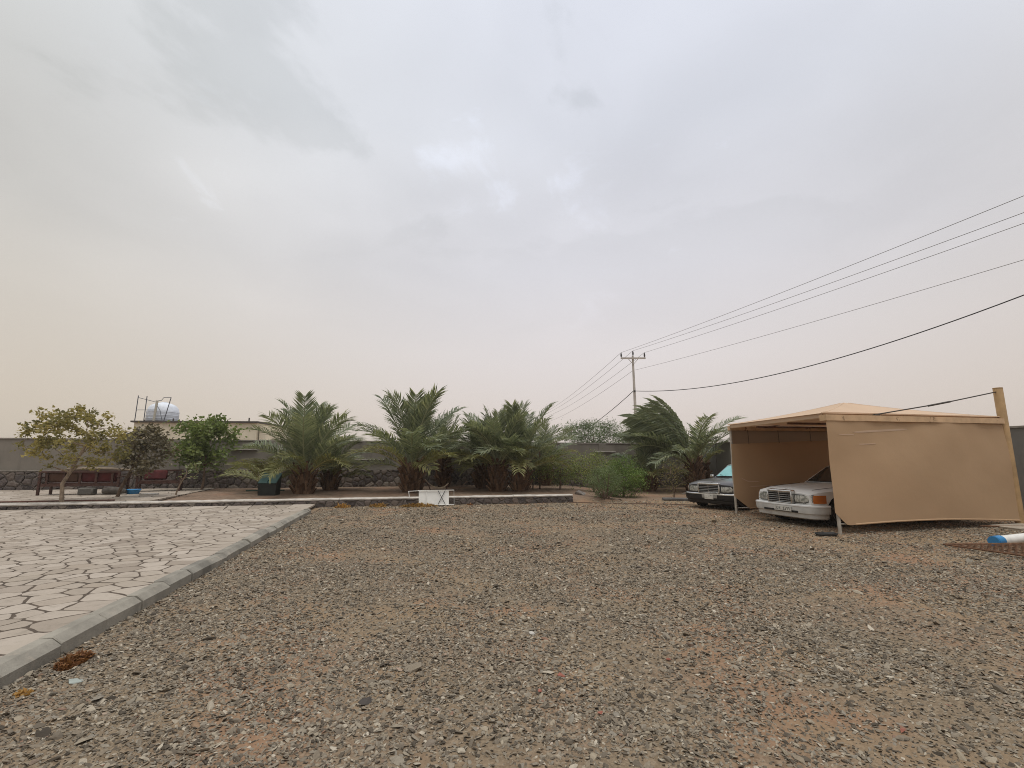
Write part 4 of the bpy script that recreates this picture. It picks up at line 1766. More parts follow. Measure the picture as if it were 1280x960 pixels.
def tree(name, label, cat, x, y, trunk, tips, r0, r1, leaf, bark_m, seed, z=None, group=None):
    z = float(ground_z(x, y)) - .02 if z is None else z
    root = thing(name, label, cat, (x, y, z), 0, group)
    skeleton(trunk, tips, r0, r1, seed).build('trunk', bark_m, root, True)
    n_per, spread, size, mat, asp = leaf
    link('crown', leaves_mesh('crown', tips, n_per, spread, size, mat, seed, asp), root)
    return root


olive_leaf = leaf_material('olive_leaf', [(0, (0.100, 0.099, 0.039)), (.45, (0.221, 0.198, 0.077)), (.8, (0.362, 0.308, 0.122)), (1, (0.483, 0.410, 0.192))], .38)
dusty_leaf = leaf_material('dusty_brown_leaf', [(0, (0.081, 0.072, 0.046)), (.5, (0.155, 0.130, 0.083)), (1, (0.287, 0.241, 0.167))], .25)
green_leaf = leaf_material('fresh_green_leaf', [(0, (0.074, 0.106, 0.031)), (.5, (0.156, 0.206, 0.066)), (1, (0.264, 0.318, 0.126))], .38)
pale_leaf = leaf_material('pale_green_leaf', [(0, (.16, .19, .09)), (.5, (.28, .31, .17)), (1, (.40, .42, .27))], .3)
bush_leaf = leaf_material('bush_leaf', [(0, (0.091, 0.128, 0.041)), (.5, (0.199, 0.241, 0.076)), (1, (0.412, 0.416, 0.144))], .3)
dark_leaf = leaf_material('dark_bush_leaf', [(0, (0.050, 0.091, 0.022)), (.5, (0.114, 0.178, 0.044)), (1, (0.215, 0.285, 0.078))], .28)
fine_leaf = leaf_material('fine_grey_green_leaf', [(0, (0.083, 0.119, 0.056)), (.5, (0.152, 0.205, 0.100)), (1, (0.248, 0.312, 0.163))], .25)
pale_bark = bark('pale_bark', (.26, .20, .145))
brown_bark = bark('brown_bark', (.15, .105, .075))

# big open tree in front of the settee
tips = ell_tips(78, (-.02, .2, 2.15), (1.5, 1.3, 1.0), 31, .35, lambda q: q[2] > 1.0 + .3 * abs(q[0]) or random.random() < .25)
tree('shade_tree', 'open olive leaved tree with pale forked trunk before the long settee', 'tree', -13.60, 14.55,
     [(0, 0, 0), (-.05, 0, .35), (-.12, .03, .70), (.05, .05, 1.05), (.22, .05, 1.45), (.35, .1, 1.85)], tips, .062, .035,
     (42, (.105, .105, .075), .115, olive_leaf, .62), pale_bark, 32)
tips = ell_tips(40, (.80, .1, 1.55), (.68, .7, .92), 33, .3)
tree('leaning_tree', 'leaning brown leaved tree with dark trunk before the blue basin', 'tree', -13.75, 16.7,
     [(0, 0, 0), (.10, 0, .35), (.25, .03, .75), (.42, .05, 1.15), (.60, .05, 1.6)], tips, .06, .035,
     (44, (.14, .14, .12), .13, dusty_leaf, .7), brown_bark, 34)
tips = ell_tips(60, (.0, .0, 2.1), (1.35, .9, 1.15), 35, .25, lambda q: q[2] > 1.6 or abs(q[0]) < .9)
tree('green_tree', 'bright green bushy tree against the boundary wall by the house', 'tree', -13.35, 20.6,
     [(0, 0, 0), (.05, 0, .5), (0, 0, 1.1), (.05, 0, 1.7)], tips, .06, .03,
     (60, (.19, .17, .15), .15, green_leaf, .75), brown_bark, 36)
tips = [(.15, 0, .75), (.28, .05, .95), (.40, 0, 1.10), (.55, .05, 1.18), (.65, 0, 1.05), (.70, .08, .88), (.45, -.08, .90), (.62, 0, .70), (.30, .06, 1.12), (.75, 0, 1.22)]
tree('sapling', 'thin leaning sapling with pale round leaves beside the small settee', 'sapling', -12.35, 17.6,
     [(0, 0, 0), (.05, 0, .25), (.16, 0, .50), (.32, 0, .80)], tips, .032, .018,
     (7, (.06, .06, .05), .11, pale_leaf, .8), pale_bark, 38)
# shrubs right of the low wall
tips = ell_tips(80, (0, 0, 1.0), (1.15, .9, .75), 41, .3)
tree('yellow_green_bush', 'tall yellow green bush behind the end of the low wall', 'bush', 2.15, 21.4,
     [(0, 0, 0), (.03, 0, .3), (.0, 0, .6), (.03, 0, .9)], tips, .05, .03, (42, (.16, .16, .13), .075, bush_leaf, .5), brown_bark, 42)
tips = ell_tips(62, (0, 0, .85), (.95, .8, .62), 43, .3)
tree('loose_bush', 'loose olive bush with bare stem left of the round green bushes', 'bush', .95, 21.9,
     [(0, 0, 0), (.02, 0, .3), (0, 0, .6)], tips, .035, .02, (24, (.17, .16, .13), .07, bush_leaf, .5), brown_bark, 44)
tips = ell_tips(110, (0, 0, .78), (.95, .9, .82), 45, .25)
tree('dense_bush', 'dense dark green bush behind the cone shaped shrub', 'bush', 4.70, 20.2,
     [(0, 0, 0), (0, 0, .3), (.02, 0, .6)], tips, .05, .03, (75, (.14, .14, .12), .07, dark_leaf, .5), brown_bark, 46)
tips = ell_tips(70, (0, 0, 1.05), (1.2, .9, .70), 47, .3)
tree('yellow_green_bush', 'broad yellow tipped bush between the tall bush and the dense dark one', 'bush', 3.75, 21.9,
     [(0, 0, 0), (0, 0, .4), (.02, 0, .8)], tips, .05, .03, (48, (.16, .15, .12), .075, bush_leaf, .5), brown_bark, 48)
r = random.Random(50)
tips = []
for k in range(95):                              # vase shape: narrow foot, wide top
    h_ = r.uniform(.18, 1.12)
    a_ = r.uniform(0, 6.283)
    rad = (.22 + .62 * min(1, h_ / .75)) * (1 if h_ < .8 else max(.2, 1 - (h_ - .8) * 2.0)) * math.sqrt(r.uniform(.25, 1))
    tips.append((math.cos(a_) * rad, math.sin(a_) * rad, h_))
cs = thing('cone_shrub', 'grey green vase shaped shrub standing foremost on the gravel edge', 'shrub', (3.60, 18.55, float(ground_z(3.6, 18.55)) - .02))
mb = MB()
for q in tips[::3]:
    mb.tube(bez((q[0] * .15, q[1] * .15, 0), q, (0, 0, -.08), 4), [.014, .012, .009, .006, .004], 5, False)
mb.build('stems', brown_bark, cs, True)
link('crown', leaves_mesh('crown', tips, 60, (.10, .10, .10), .055, bush_leaf_dark if False else leaf_material('shrub_leaf', [(0, (0.069, 0.101, 0.043)), (.5, (0.143, 0.186, 0.083)), (1, (0.259, 0.304, 0.144))], .25), 51, .38), cs)
tips = ell_tips(34, (0, 0, .95), (.75, .6, .65), 53, .3)
tree('thin_shrub', 'thin olive shrub with bare twigs before the shaggy palm', 'shrub', 6.75, 20.0,
     [(0, 0, 0), (.02, 0, .2), (0, 0, .45)], tips, .03, .018, (22, (.15, .15, .14), .06, olive_leaf, .45), brown_bark, 54)
# feathery trees standing behind the boundary wall
tips = ell_tips(70, (0, 0, 3.0), (1.75, 1.3, 1.05), 55, .2, lambda q: True)
tree('acacia_tree', 'feathery thorn tree showing over the boundary wall left of the pole', 'tree', 4.75, 27.9,
     [(0, 0, 0), (.1, 0, 1.0), (-.05, 0, 2.0), (.05, 0, 2.6)], tips, .10, .05, (150, (.26, .2, .13), .12, fine_leaf, .25), brown_bark, 56, z=0)
tips = ell_tips(44, (0, 0, 2.7), (1.2, 1.0, .8), 57, .25)
tree('acacia_tree', 'low feathery thorn tree over the wall just before the power pole', 'tree', 7.2, 28.6,
     [(0, 0, 0), (.1, 0, 1.0), (0, 0, 2.2)], tips, .08, .04, (150, (.24, .2, .13), .12, fine_leaf, .25), brown_bark, 58, z=0)

# ================================================================ garden furniture and loose things
wood_red = basic('dark_red_wood', (.062, .028, .020), .6, .35, 8, bump=.2)
cushion_red = basic('faded_red_cushion', (.085, .020, .020), .9, .25, 5, bump=.2, bscale=20)
canvas_mat = basic('dusty_canvas', (.20, .155, .11), .95, .25, 4)


def settee(label, x, y, rz, L, back=.86, z=.287):
    """wooden settee, open slatted back at +Y side, seat facing -Y (local)"""
    root = thing('wooden_settee', label, 'settee', (x, y, z), rz, 'wooden settees on the patio')
    d = .72
    for sx in (-1, 1):
        MB().box((sx * (L / 2 - .04), -d / 2 + .04, .31), (.075, .075, .62), ch=.008).build('leg', wood_red, root)
        MB().box((sx * (L / 2 - .04), d / 2 - .04, back / 2), (.075, .075, back), ch=.008).build('leg', wood_red, root)
        MB().box((sx * (L / 2 - .04), 0, .645), (.10, d + .04, .045), ch=.008).build('armrest', wood_red, root)
        MB().box((sx * (L / 2 - .04), 0, .36), (.05, d - .1, .09)).build('side_rail', wood_red, root)
    MB().box((0, -d / 2 + .04, .36), (L - .16, .05, .10)).build('front_rail', wood_red, root)
    MB().box((0, d / 2 - .04, .36), (L - .16, .05, .10)).build('back_rail', wood_red, root)
    tr = MB().box((0, d / 2 - .04, back - .03), (L - .06, .085, .075), ch=.01).build('top_rail', wood_red, root)
    n = max(3, int(L / .45))
    for k in range(n):
        xx = -L / 2 + L * (k + .5) / n
        MB().box((xx, d / 2 - .04, (back + .40) / 2 - .03), (.07, .03, back - .49)).build('back_slat', wood_red, root)
    m = 6
    for k in range(m):
        MB().box((0, -d / 2 + .09 + (d - .18) * (k + .5) / m, .42), (L - .17, (d - .18) / m - .012, .025)).build('seat_slat', wood_red, root)
    return root


def cushion(label, root, cx, w, mat, lean=True):
    me = MB().box((0, 0, 0), (w, .14, .38), ch=.045).mesh('seat_cushion', mat, True)
    m = root.matrix_basis
    o = link('seat_cushion', me)
    p = Matrix.Translation(root.location) @ Matrix.Rotation(root.rotation_euler.z, 4, 'Z') @ Vector((cx, .20, .645))
    o.location = p
    o.rotation_euler = (R(-10), 0, root.rotation_euler.z)
    return tag(o, label, 'cushion', 'red cushions on the settees')


s1 = settee('long dark red wooden settee behind the open olive tree', -15.95, 17.85, math.atan2(.2195, .9756) + math.pi, 2.55)
cushion('faded red cushion against the back of the long settee', s1, -.55, 1.15, cushion_red)
cushion('brown cushion at the tree end of the long settee', s1, .62, 1.05, basic('brown_cushion', (.085, .045, .030), .9, .25, 5))
s2 = settee('short dark red wooden settee beside the sapling', -14.55, 19.75, R(28), 1.5)
cushion('small red cushion on the short settee', s2, -.2, .8, cushion_red)
# canvas roll thrown over the long settee
mb = MB()
pts = [Vector((-16.6, 17.75, 1.20)), Vector((-15.9, 17.93, 1.215)), Vector((-15.2, 18.08, 1.205)), Vector((-14.6, 18.2, 1.17))]
mb.tube(pts, [.05, .07, .065, .04], 9)
tag(mb.build('canvas_roll', canvas_mat, None, True), 'dusty canvas roll lying along the top rail of the long settee', 'canvas roll')
# concrete block and bundle under the settee
grey_block = concrete_material('block_concrete', (.11, .105, .095))
mb = MB().box((0, 0, .13), (.5, .3, .26), ch=.04)
tag(mb.build('concrete_block', grey_block, None, True, loc=(-15.55, 17.55, .287), rot=(0, 0, .15)), 'grey concrete block under the long settee', 'concrete block')
mb = MB().tube([(-.35, 0, .13), (-.15, .02, .15), (.15, -.02, .14), (.38, 0, .12)], [.09, .14, .13, .07], 10)
tag(mb.build('sack', basic('grey_sack', (.085, .075, .065), .95, .3, 6, bump=.5, bscale=9), None, True, loc=(-14.75, 17.75, .287), rot=(0, 0, .3)), 'slumped grey sack on the patio beside the long settee', 'sack')
blue = basic('blue_plastic', (.035, .20, .42), .45, .12, 5)
bs = thing('basin', 'round blue plastic basin on the patio between the settees', 'basin', (-14.35, 18.15, .287))
bs.scale = (.72, .72, .75)
MB().lathe([(.25, 0), (.33, .20), (.345, .20), (.345, .225), (.315, .225), (.31, .20), (.235, .02)], 26).build('bowl', blue, bs, True)
MB().lathe([(.352, .205), (.365, .212), (.352, .222)], 26).build('rim', blue, bs, True)
for (x, y, w_, lab) in ((-12.6, 16.75, .7, 'pale loose paving slab lying by the sapling'), (-13.3, 17.6, .5, 'thin loose slab at the patio edge behind the leaning tree')):
    mb = MB().prism([(-w_ / 2, -.2), (w_ / 2 - .06, -.24), (w_ / 2, .14), (.1, .24), (-w_ / 2 + .08, .2)], 0, .06, .02, .012)
    tag(mb.build('loose_slab', pale_slab, None, loc=(x, y, (float(ground_z(x, y)) if x > -12.9 else .285) - .004), rot=(0, 0, .3)), lab, 'slab')
MBp = MB().tube([(-17.8, 13.95, .30), (-15.5, 14.30, .31), (-13.6, 14.85, .31), (-12.4, 15.0, .315)], .022, 7)
tag(MBp.build('red_hose', basic('red_brown_hose', (.10, .040, .028), .7, .2), None, True), 'reddish hose lying along the patio behind the low wall', 'hose')

# dark green bin with sloping double lid
bn_ = thing('garden_bin', 'dark green box bin with two sloping teal lids beside the palm', 'bin', (-9.30, 18.35, float(ground_z(-9.30, 18.35)) - .02), R(8))
bin_dark = basic('dark_green_plastic', (.016, .020, .018), .55, .2, 6)
bin_lid = basic('teal_green_lid', (.035, .085, .080), .40, .12, 5)
MB().add([(-.31, -.26, 0), (.31, -.26, 0), (.31, .26, 0), (-.31, .26, 0), (-.33, -.28, .46), (.33, -.28, .46), (.33, .28, .78), (-.33, .28, .78)],
         [(0, 3, 2, 1), (4, 5, 6, 7), (0, 1, 5, 4), (1, 2, 6, 5), (2, 3, 7, 6), (3, 0, 4, 7)]).build('bin_body', bin_dark, bn_)
sl = math.atan2(.32, .56)
for s in (-1, 1):
    MB().box((s * .172, 0, .645), (.325, .70, .035), (sl, 0, 0), ch=.008).build('lid', bin_lid, bn_)
MB().box((0, -.285, .40), (.60, .02, .05)).build('front_lip', bin_dark, bn_)
tag(MB().box((0, 0, .03), (1.5, .07, .06), ch=.012).build('green_plank', basic('green_painted_wood', (.025, .055, .040), .7, .2), None, loc=(-10.35, 20.1, float(ground_z(-10.35, 20.1))), rot=(0, 0, .2)),
    'dark green plank lying on the soil left of the bin', 'plank')

# folding table tipped on its side against the low wall
white_lam = basic('white_table_top', (.64, .63, .59), .5, .06, 4)
white_tube = basic('white_tube', (.66, .65, .61), .45, .08, 6)
tx, ty = low_pt(-2.72, 0, .36)[0], low_pt(-2.72, 0, .36)[1]
ft = thing('folding_table', 'white folding table tipped on its edge against the low wall', 'table', (tx, ty, .01), math.atan2(LDY, LDX))
tilt = R(-16)
mt = Matrix.Rotation(tilt, 4, 'X')


def tp(p):
    q = mt @ Vector(p)
    return (q.x, q.y, q.z)


mb = MB().box((0, 0, 0), (1.02, .03, .50), ch=.008)
mb.v = [tp((p[0] - .08, p[1], p[2] + .27)) for p in mb.v]
mb.build('table_top', white_lam, ft, True)
for pts in ([(-.62, -.05, .515), (.60, -.05, .515), (.60, -.05, .02), (-.40, -.05, .02)],):
    MB().tube([tp(p) for p in pts], .014, 8).build('leg_frame', white_tube, ft, True)
for pts in ([(.05, -.055, .03), (.30, -.055, .51)], [(.05, -.072, .51), (.30, -.072, .03)]):
    MB().tube([tp(p) for p in pts], .010, 6).build('cross_brace', black_plastic, ft, True)
MB().tube([tp((-.34, -.035, .02)), tp((-.34, -.035, .51))], .012, 6).build('under_rail', white_tube, ft)
MB().tube([tp((-.95, -.03, .50)), tp((-.62, -.04, .51))], .012, 6).build('loose_leg', white_tube, ft)
MB().tube([tp((-.93, -.03, .50)), tp((-.90, -.02, .30))], .012, 6).build('loose_leg', white_tube, ft)

# sling chair behind the tall palm
ch = thing('sling_chair', 'weathered curved sling seat on thin legs beside the tallest palm', 'chair', (-2.95, 19.0, float(ground_z(-2.95, 19.0))), R(10))
sling = [(-.50, .58), (-.36, .42), (-.18, .30), (.04, .24), (.26, .28), (.42, .42)]
v, f = [], []
for (x, z) in sling:
    for (yy, dz) in ((-.26, 0), (.26, 0), (.26, -.02), (-.26, -.02)):
        v.append((x, yy, z + dz))
for i in range(len(sling) - 1):
    for k in range(4):
        f.append((i * 4 + k, i * 4 + (k + 1) % 4, (i + 1) * 4 + (k + 1) % 4, (i + 1) * 4 + k))
f += [(3, 2, 1, 0), tuple(len(sling) * 4 - 4 + k for k in range(4))]
MB().add(v, f).build('sling_seat', basic('weathered_cane', (.25, .19, .13), .85, .25, 9), ch, True)
for s in (-.25, .25):
    MB().tube([(-.42, s, .48), (-.22, s, 0)], .016, 6).build('leg', wood_red, ch)
    MB().tube([(.40, s, .40), (.30, s, 0)], .016, 6).build('leg', wood_red, ch)

stake = MB().tube([(0, 0, -.1), (.01, 0, .9), (0, .01, 1.75)], [.035, .033, .03], 8)
tag(stake.build('wooden_stake', brown_bark, None, True, loc=(1.28, 22.0, float(ground_z(1.28, 22.0)))), 'upright wooden stake beside the loose bush', 'stake')
tag(MB().tube([(-.3, 0, .02), (0, .03, .2), (.25, .02, .42)], .022, 6).build('prop_stick', brown_bark, None, True, loc=(-2.15, 20.4, float(ground_z(-2.15, 20.4)))), 'short stick leaning in the soil left of the palm clump', 'stick')

# field stones lying about
rock_mat = basic('grey_rock', (.17, .15, .135), .9, .3, 7, bump=.5, bscale=18)


def rock(label, x, y, s, seed, mat=rock_mat, flat=.6, name='rock'):
    me = hull_stone(seed, 16, flat, 1.5)
    me.name = 'rock'
    me.materials.append(mat)
    o = link(name, me, None, (x, y, float(ground_z(x, y)) + s * flat * .22), (.05, -.06, seed * .7))
    o.scale = (s, s, s)
    return tag(o, label, 'rock')


rock('grey rock lying just past the end of the low wall', 2.75, 19.3, .42, 3)
rock('flat pale blue grey stone on gravel near the kerb weeds', -3.10, 3.62, .105, 4, basic('pale_blue_stone', (.30, .33, .30), .8, .12, 14), .25)
rock('small pale rock at the foot of the shaggy palm', 7.9, 21.9, .22, 5, pale_slab)
rock('dark stone alone on gravel at the front left of the yard', -.95, 3.34, .085, 6, basic('dark_stone', (.05, .042, .036), .8, .2), .4)
rock('white pebble beyond the red chips in the gravel', .18, 4.55, .06, 7, basic('white_stone', (.42, .40, .36), .7, .08), .5)
brick_mat = basic('red_brick_chip', (.26, .095, .065), .85, .2, 20)
for k, (x, y, s) in enumerate(((.36, 3.70, .048), (.19, 3.46, .036), (1.22, 3.96, .040), (.55, 3.18, .034), (2.25, 2.98, .032))):
    me = hull_stone(60 + k, 10, .5, 1.5)
    me.materials.append(brick_mat)
    o = link('brick_chip', me, None, (x, y, float(ground_z(x, y)) + .012), (.2, .1, k))
    o.scale = (s, s, s)
    tag(o, ('red brick chip beside the dark patch mid gravel', 'smaller red brick chip left of its neighbour mid gravel', 'red brick chip lying off to the right in the gravel',
            'red chip nearest the front of the yard', 'red chip in the coarse gravel at front right')[k], 'brick chip', 'red brick chips in the gravel')

# dry weeds: low tufts of bent stems and curled leaves
weed_mats = {}
for nm, cs4 in (('rust', [(0, (.12, .048, .018)), (.5, (.225, .096, .035)), (1, (.34, .18, .075))]), ('ochre', [(0, (.22, .115, .030)), (.5, (.36, .20, .055)), (1, (.45, .30, .11))])):
    weed_mats[nm] = leaf_material('dry_weed_' + nm, cs4, .25, .8)


def weed(label, x, y, rad, h, n, mat, seed, stretch=(1, 1)):
    r = random.Random(seed)
    v, f, tint = [], [], []
    for k in range(n):
        a_, q = r.uniform(0, 6.283), math.sqrt(r.random())
        bx_, by_ = math.cos(a_) * rad * q * stretch[0], math.sin(a_) * rad * q * stretch[1]
        hh = h * (1 - .6 * q) * r.uniform(.35, 1.1)
        dx, dy = r.gauss(0, .5) * hh, r.gauss(0, .5) * hh
        w_ = r.uniform(.006, .016)
        c_, s__ = math.cos(a_ + 1), math.sin(a_ + 1)
        k0 = len(v)
        zb = r.uniform(0, .4) * hh
        v += [(bx_ - c_ * w_, by_ - s__ * w_, zb), (bx_ + c_ * w_, by_ + s__ * w_, zb), (bx_ + dx * .6 + c_ * w_ * 1.4, by_ + dy * .6 + s__ * w_ * 1.4, zb + hh * .65),
              (bx_ + dx * .6 - c_ * w_ * 1.4, by_ + dy * .6 - s__ * w_ * 1.4, zb + hh * .6), (bx_ + dx * 1.2, by_ + dy * 1.2, zb + hh * r.uniform(.5, 1))]
        f += [(k0, k0 + 1, k0 + 2, k0 + 3), (k0 + 3, k0 + 2, k0 + 4)]
        tint += [min(1, max(0, r.gauss(.45, .25)))] * 5
    me = mesh('dry_weed', v, f, weed_mats[mat])
    set_tint(me, tint)
    return tag(link('dry_weed', me, None, (x, y, float(ground_z(x, y)) - .005), (0, 0, math.atan2(-KD.x, KD.y))), label, 'weed', 'dry weeds at the foot of kerb and walls')


weed('rust brown dry weed clump at the foot of the kerb', -3.40, 3.93, .115, .085, 340, 'rust', 1, (.7, 1.5))
weed('tiny dry weed sprig against the nearer kerb foot', -3.27, 3.42, .05, .05, 60, 'ochre', 2)
weed('orange dry weed at the wall foot nearest the kerb end', -5.55, 15.75, .20, .18, 160, 'ochre', 3, (1.3, .7))
weed('yellow dry weed midway between kerb end and white table', -4.45, 15.98, .22, .20, 160, 'ochre', 4, (1.2, .7))
weed('long orange dry weed under the edge of the white table', -3.1, 16.1, .30, .17, 360, 'ochre', 5, (2.2, .5))
weed('small red dry weed right of the white table', -1.45, 16.72, .10, .10, 60, 'rust', 6)
weed('fallen rust leaves on the paving at the kerb end', -6.35, 14.75, .30, .05, 120, 'rust', 7)

# black hose coil by the shelter's front prop
mb = MB()
for k in range(2):
    a0 = [Vector((math.cos(t_) * (.19 + .02 * k), math.sin(t_) * (.10 + .015 * k), .02 + .02 * k + .006 * math.sin(3 * t_))) for t_ in np.linspace(0, 2 * math.pi, 22)]
    mb.tube(a0, .017, 7)
tag(mb.build('hose_coil', black_plastic, None, True, loc=(6.50, 10.05, float(ground_z(6.5, 10.05)) + .01)), 'small black hose coil on the ground by the shelter prop', 'hose')
# thin water pipe lying across the yard to the cars
pts = []
for k in range(25):
    x = 1.9 + k * .36
    y = 17.75 - .09 * k + .05 * math.sin(k * .9)
    pts.append((x, y, float(ground_z(x, y)) + .018))
tag(MB().tube(pts, .016, 6).build('water_hose', basic('brown_hose', (.13, .080, .050), .7, .2), None, True), 'thin brown hose lying across the ground from wall end to cars', 'hose')
# white pipe with blue end
wp = thing('drain_pipe', 'white plastic drain pipe with blue end lying by the rusty frame', 'pipe', (8.72, 8.80, .10))
pdir = Vector((.93, .37, 0)).normalized()
MB().tube([pdir * .16, pdir * 1.2, pdir * 3.0], .085, 18).build('pipe', white_tube, wp, True)
sk = MB().tube([pdir * -.02, pdir * .18], .094, 18).build('socket', blue, wp, True)
MB().tube([pdir * -.04, pdir * .0], .088, 18).build('socket_lip', blue, sk, True)
# rusty steel frame with welded mesh
rf = thing('rusty_frame', 'rusty triangular steel mesh frame lying on the gravel at the right', 'steel frame')
A, B_, C_ = Vector((7.78, 8.79, .05)), Vector((10.6, 8.55, .09)), Vector((8.35, 6.45, .05))
for a_, b_ in ((A, B_), (B_, C_), (C_, A)):
    MB().tube([a_, a_.lerp(b_, .5) + up * .015, b_], .016, 6).build('frame_bar', rust_mat, rf)
for k in range(1, 26):
    t_ = k / 26
    MB().tube([A.lerp(B_, t_) + up * .008, C_.lerp(B_, t_) + up * .008], .0045, 4).build('mesh_wire', rust_mat, rf)
    MB().tube([A.lerp(C_, t_) + up * .014, B_.lerp(C_, t_) + up * .014], .0045, 4).build('mesh_wire', rust_mat, rf)
MB().tube([A.lerp(C_, .5) + up * .02, A.lerp(B_, .55) + up * .02], .012, 5).build('brace_bar', rust_mat, rf)
# concrete footing strip at the mast
fs = MB().prism([(-1.3, -.35), (1.6, -.30), (1.6, .28), (-1.2, .30)], -.05, .045, .02, .012)
tag(fs.build('footing_slab', basic('dusty_concrete', (.33, .285, .225), .9, .2, 4, bump=.3), None, loc=(12.5, 11.45, .0), rot=(0, 0, .25)), 'dusty concrete strip at the foot of the tall shelter mast', 'slab')
tag(MB().tube([(10.9, 11.3, .03), (13.5, 10.9, .06)], .018, 6).build('steel_bar', rust_mat, None), 'thin rusty bar on the ground in front of the concrete strip', 'steel bar')
tag(MB().box((0, 0, .05), (1.1, .35, .10), ch=.02).build('dark_mat', basic('dark_grey_slab', (.10, .095, .09), .9, .2), None, loc=(6.4, 18.6, float(ground_z(6.4, 18.6))), rot=(0, 0, -.2)),
    'low dark grey slab on the ground left of the black car', 'slab')

# ================================================================ house beyond the wall
cream = render_material('cream_render', (.70, .64, .50))
roof_dark = basic('dark_roof_edge', (.07, .06, .052), .8, .2)
hb_ = thing('house', 'cream flat roofed house beyond the boundary wall', 'house', (-23.6, 35.0, 0), R(4))
MB().box((0, 4, 2.15), (8.8, 8, 4.3)).build('house_walls', cream, hb_)
rfh = MB().box((0, 4, 4.36), (9.1, 8.4, .12)).build('roof_slab', roof_dark, hb_)
MB().box((-4.55, .0, 3.25), (2.3, 1.6, .10), (0, R(-24), 0)).build('door_canopy', roof_dark, hb_)
MB().box((4.9, 3.5, 2.05), (.8, 6.5, 4.1)).build('annex_wall', cream, hb_)
for (x, w_) in ((-2.2, 1.2), (2.4, 1.2)):
    wd = MB().box((x, -.01, 2.0), (w_, .06, 1.1)).build('window', glass_dark, hb_)
    MB().box((x, -.03, 1.42), (w_ + .2, .14, .07)).build('window_sill', cream, wd)
    MB().box((x, -.045, 2.0), (.05, .03, 1.1)).build('window_bar', roof_dark, wd)
for k in range(5):
    MB().tube([(-4 + k * 1.9, .4 + .3 * (k % 2), 4.42), (-4 + k * 1.9, .4 + .3 * (k % 2), 4.42 + (.12, .25, .1, .12, .3)[k])], .05, 6).build('roof_stub', roof_dark, hb_)
tk = thing('water_tank', 'white rooftop water tank with domed ends on the cream house', 'water tank', (-27.15, 36.3, 4.43))
tank_white = basic('white_tank_plastic', (.62, .66, .72), .45, .08, 3)
MB().lathe([(1.02, .06), (1.05, .10), (1.05, .80), (1.03, .86), (.95, 1.12), (.78, 1.32), (.5, 1.46), (.24, 1.52), (.22, 1.56), (.0, 1.57)], 32).build('tank_body', tank_white, tk, True)
for zz in (.25, .5, .75):
    MB().lathe([(1.05, zz - .03), (1.065, zz), (1.05, zz + .03)], 32).build('tank_band', tank_white, tk, True)
MB().box((0, -.3, .03), (2.0, .12, .06)).build('tank_cradle', roof_dark, tk)
MB().box((0, .3, .03), (2.0, .12, .06)).build('tank_cradle', roof_dark, tk)
fr = thing('pipe_frame', 'rickety thin steel pipe frame round the rooftop water tank', 'pipe frame', (-27.15, 36.3, 4.43))
pf = basic('grey_blue_pipe', (.10, .11, .13), .6, .2)
c8 = {'a': (-1.25, -1.1), 'b': (-.35, -1.15), 'c': (1.15, -1.1), 'd': (1.5, 1.0)}
MB().tube([(-1.24, -1.1, 0), (-1.20, -1.1, 1.95)], .03, 6).build('upright', pf, fr)
MB().tube([(-.52, -1.15, 0), (-.50, -1.15, 1.9)], .03, 6).build('upright', pf, fr)
MB().tube([(.95, -1.1, 0), (1.30, -1.1, 1.8)], .03, 6).build('upright', pf, fr)
MB().tube([(.25, -1.2, 1.35), (.65, -1.2, .8), (.9, -1.2, 0)], .02, 6).build('brace', pf, fr)
MB().tube([(-1.2, -1.1, 1.8), (.0, -1.12, 1.5), (.6, -1.1, 1.58), (.75, -1.1, 1.8), (1.30, -1.1, 1.8)], .022, 6).build('top_rail', pf, fr)
MB().tube([(-1.22, -1.12, .85), (.25, -1.12, .85)], .02, 6).build('middle_rail', pf, fr)
MB().box((.32, -1.25, .35), (.16, .06, 2.4), (0, .06, 0)).build('board', basic('pale_board', (.42, .40, .34), .8, .1), fr)

# ================================================================ power line
pole_mat = basic('weathered_pole', (.46, .43, .39), .8, .15, 2)
ins_mat = basic('dark_insulator', (.035, .032, .030), .4, .1)
PB = Vector((10.55, 40.0, 0))


def power_pole(label, base, lean, rz=0.):
    root = thing('power_pole', label, 'power pole', base, rz, 'power poles of the line')
    MB().tube([(lean * 1.0, 0, -.5), (lean * .4, 0, 5), (0, 0, 10.55)], [.155, .13, .085], 12).build('pole', pole_mat, root, True)
    arm = MB().box((0, -.12, 10.30), (2.15, .12, .13)).build('crossarm', pole_mat, root)
    for s in (-1, 1):
        MB().tube([(s * .42, -.12, 10.24), (0, -.12, 9.75)], .025, 6).build('brace', pole_mat, arm)
    for x in (-1.03, 0, 1.0):
        zb = 10.365 if x else 10.52
        MB().lathe([(.03, 0), (.03, .06), (.075, .08), (.05, .14), (.085, .17), (.055, .24), (.075, .28), (.04, .34), (.05, .40), (.02, .44)], 12, 'z', (x, -.12, zb)).build('insulator', ins_mat, root, True)
    MB().box((0, -.14, 7.40), (.16, .10, .14)).build('cable_clamp', ins_mat, root)
    return root


power_pole('slim grey power pole with three insulators above the wind blown palm', PB, .10)
FB = Vector((5.2, 104.0, 0))
power_pole('distant power pole hidden low behind the palm clump', FB, 0)
NBp = Vector((27.3, -18.0, 0))
sp = thing('service_pole', 'plain service pole carrying the thick black cable beyond the side wall', 'pole', (22.05, 13.95, 0))
MB().tube([(0, 0, -.4), (0, 0, 9.3)], [.13, .09], 10).build('pole', pole_mat, sp, True)
MB().box((-.02, 0, 9.0), (.26, .1, .12)).build('cable_clamp', ins_mat, sp)


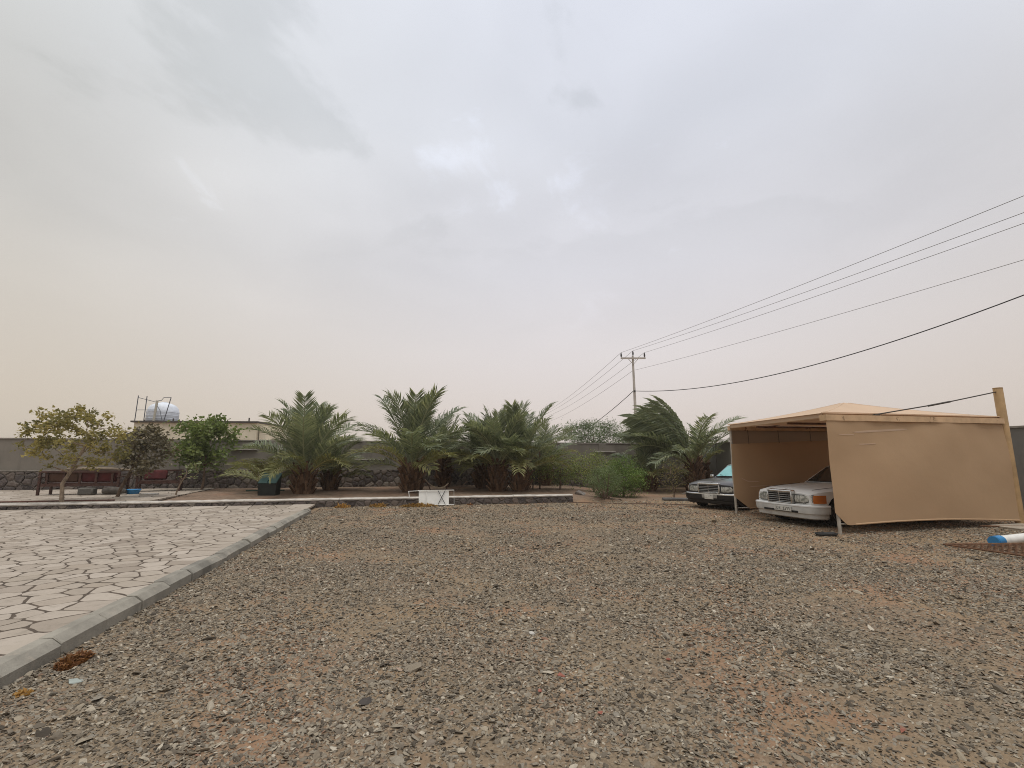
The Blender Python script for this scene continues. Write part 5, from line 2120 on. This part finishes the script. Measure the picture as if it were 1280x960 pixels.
def wire(label, a, b, sag, r, mat, name='power_wire', grp='bare wires of the power line'):
    a, b = Vector(a), Vector(b)
    pts = []
    for i in range(41):
        t_ = i / 40
        p = a.lerp(b, t_)
        p.z -= sag * 4 * t_ * (1 - t_)
        pts.append(p)
    return tag(MB().tube(pts, r, 5).build(name, mat, None), label, 'wire', grp)


wire_mat = basic('dull_wire', (.13, .12, .11), .6, .1)
cable_mat = basic('black_cable', (.02, .02, .02), .6, .1)
tops = {-1.03: 10.80, 0: 10.96, 1.0: 10.80}
names = {-1.03: 'left', 0: 'middle', 1.0: 'right'}
for x, z in tops.items():
    wire('bare wire from the %s insulator of the pole overhead to the right' % names[x], (PB.x + x, PB.y - .12, z), (NBp.x + x * .9, NBp.y, z + {-1.03: .3, 0: -.5, 1.0: -.2}[x]), .75, .011, wire_mat)
    wire('bare wire from the %s insulator running off into the dust' % names[x], (PB.x + x, PB.y - .12, z), (FB.x + x, FB.y, z - .1), .9, .014, wire_mat)
wire('fourth lower wire from the pole shaft overhead to the right', (PB.x + .12, PB.y - .1, 9.25), (NBp.x - .2, NBp.y, 8.9), .75, .010, wire_mat)
wire('fourth lower wire from the pole shaft running off into the dust', (PB.x, PB.y, 9.25), (FB.x, FB.y, 9.2), .9, .013, wire_mat)
wire('thick black cable sagging from the pole across the right of the sky', (PB.x + .1, PB.y - .2, 7.40), (22.0, 14.0, 9.0), 1.5, .026, cable_mat, 'black_cable', 'black cables of the pole')
wire('thick black cable dropping left from the pole behind the thorn trees', (PB.x - .1, PB.y, 7.40), (FB.x, FB.y, 6.6), 2.4, .030, cable_mat, 'black_cable', 'black cables of the pole')

# ================================================================ dusty air
hz = MB().box((0, 0, 6.0), (16000, 16000, 15.0))
t = NT('dust_haze')
t.n.remove(t.b)
pv = t.node('ShaderNodeVolumePrincipled')
pv.inputs['Color'].default_value = (.90, .84, .77, 1)
pv.inputs['Density'].default_value = .0009
pv.inputs['Anisotropy'].default_value = .2
t.l.new(pv.outputs[0], t.out.inputs['Volume'])
tag(hz.build('haze', t.m), 'pale dust haze hanging over the whole yard', 'haze', kind='stuff')
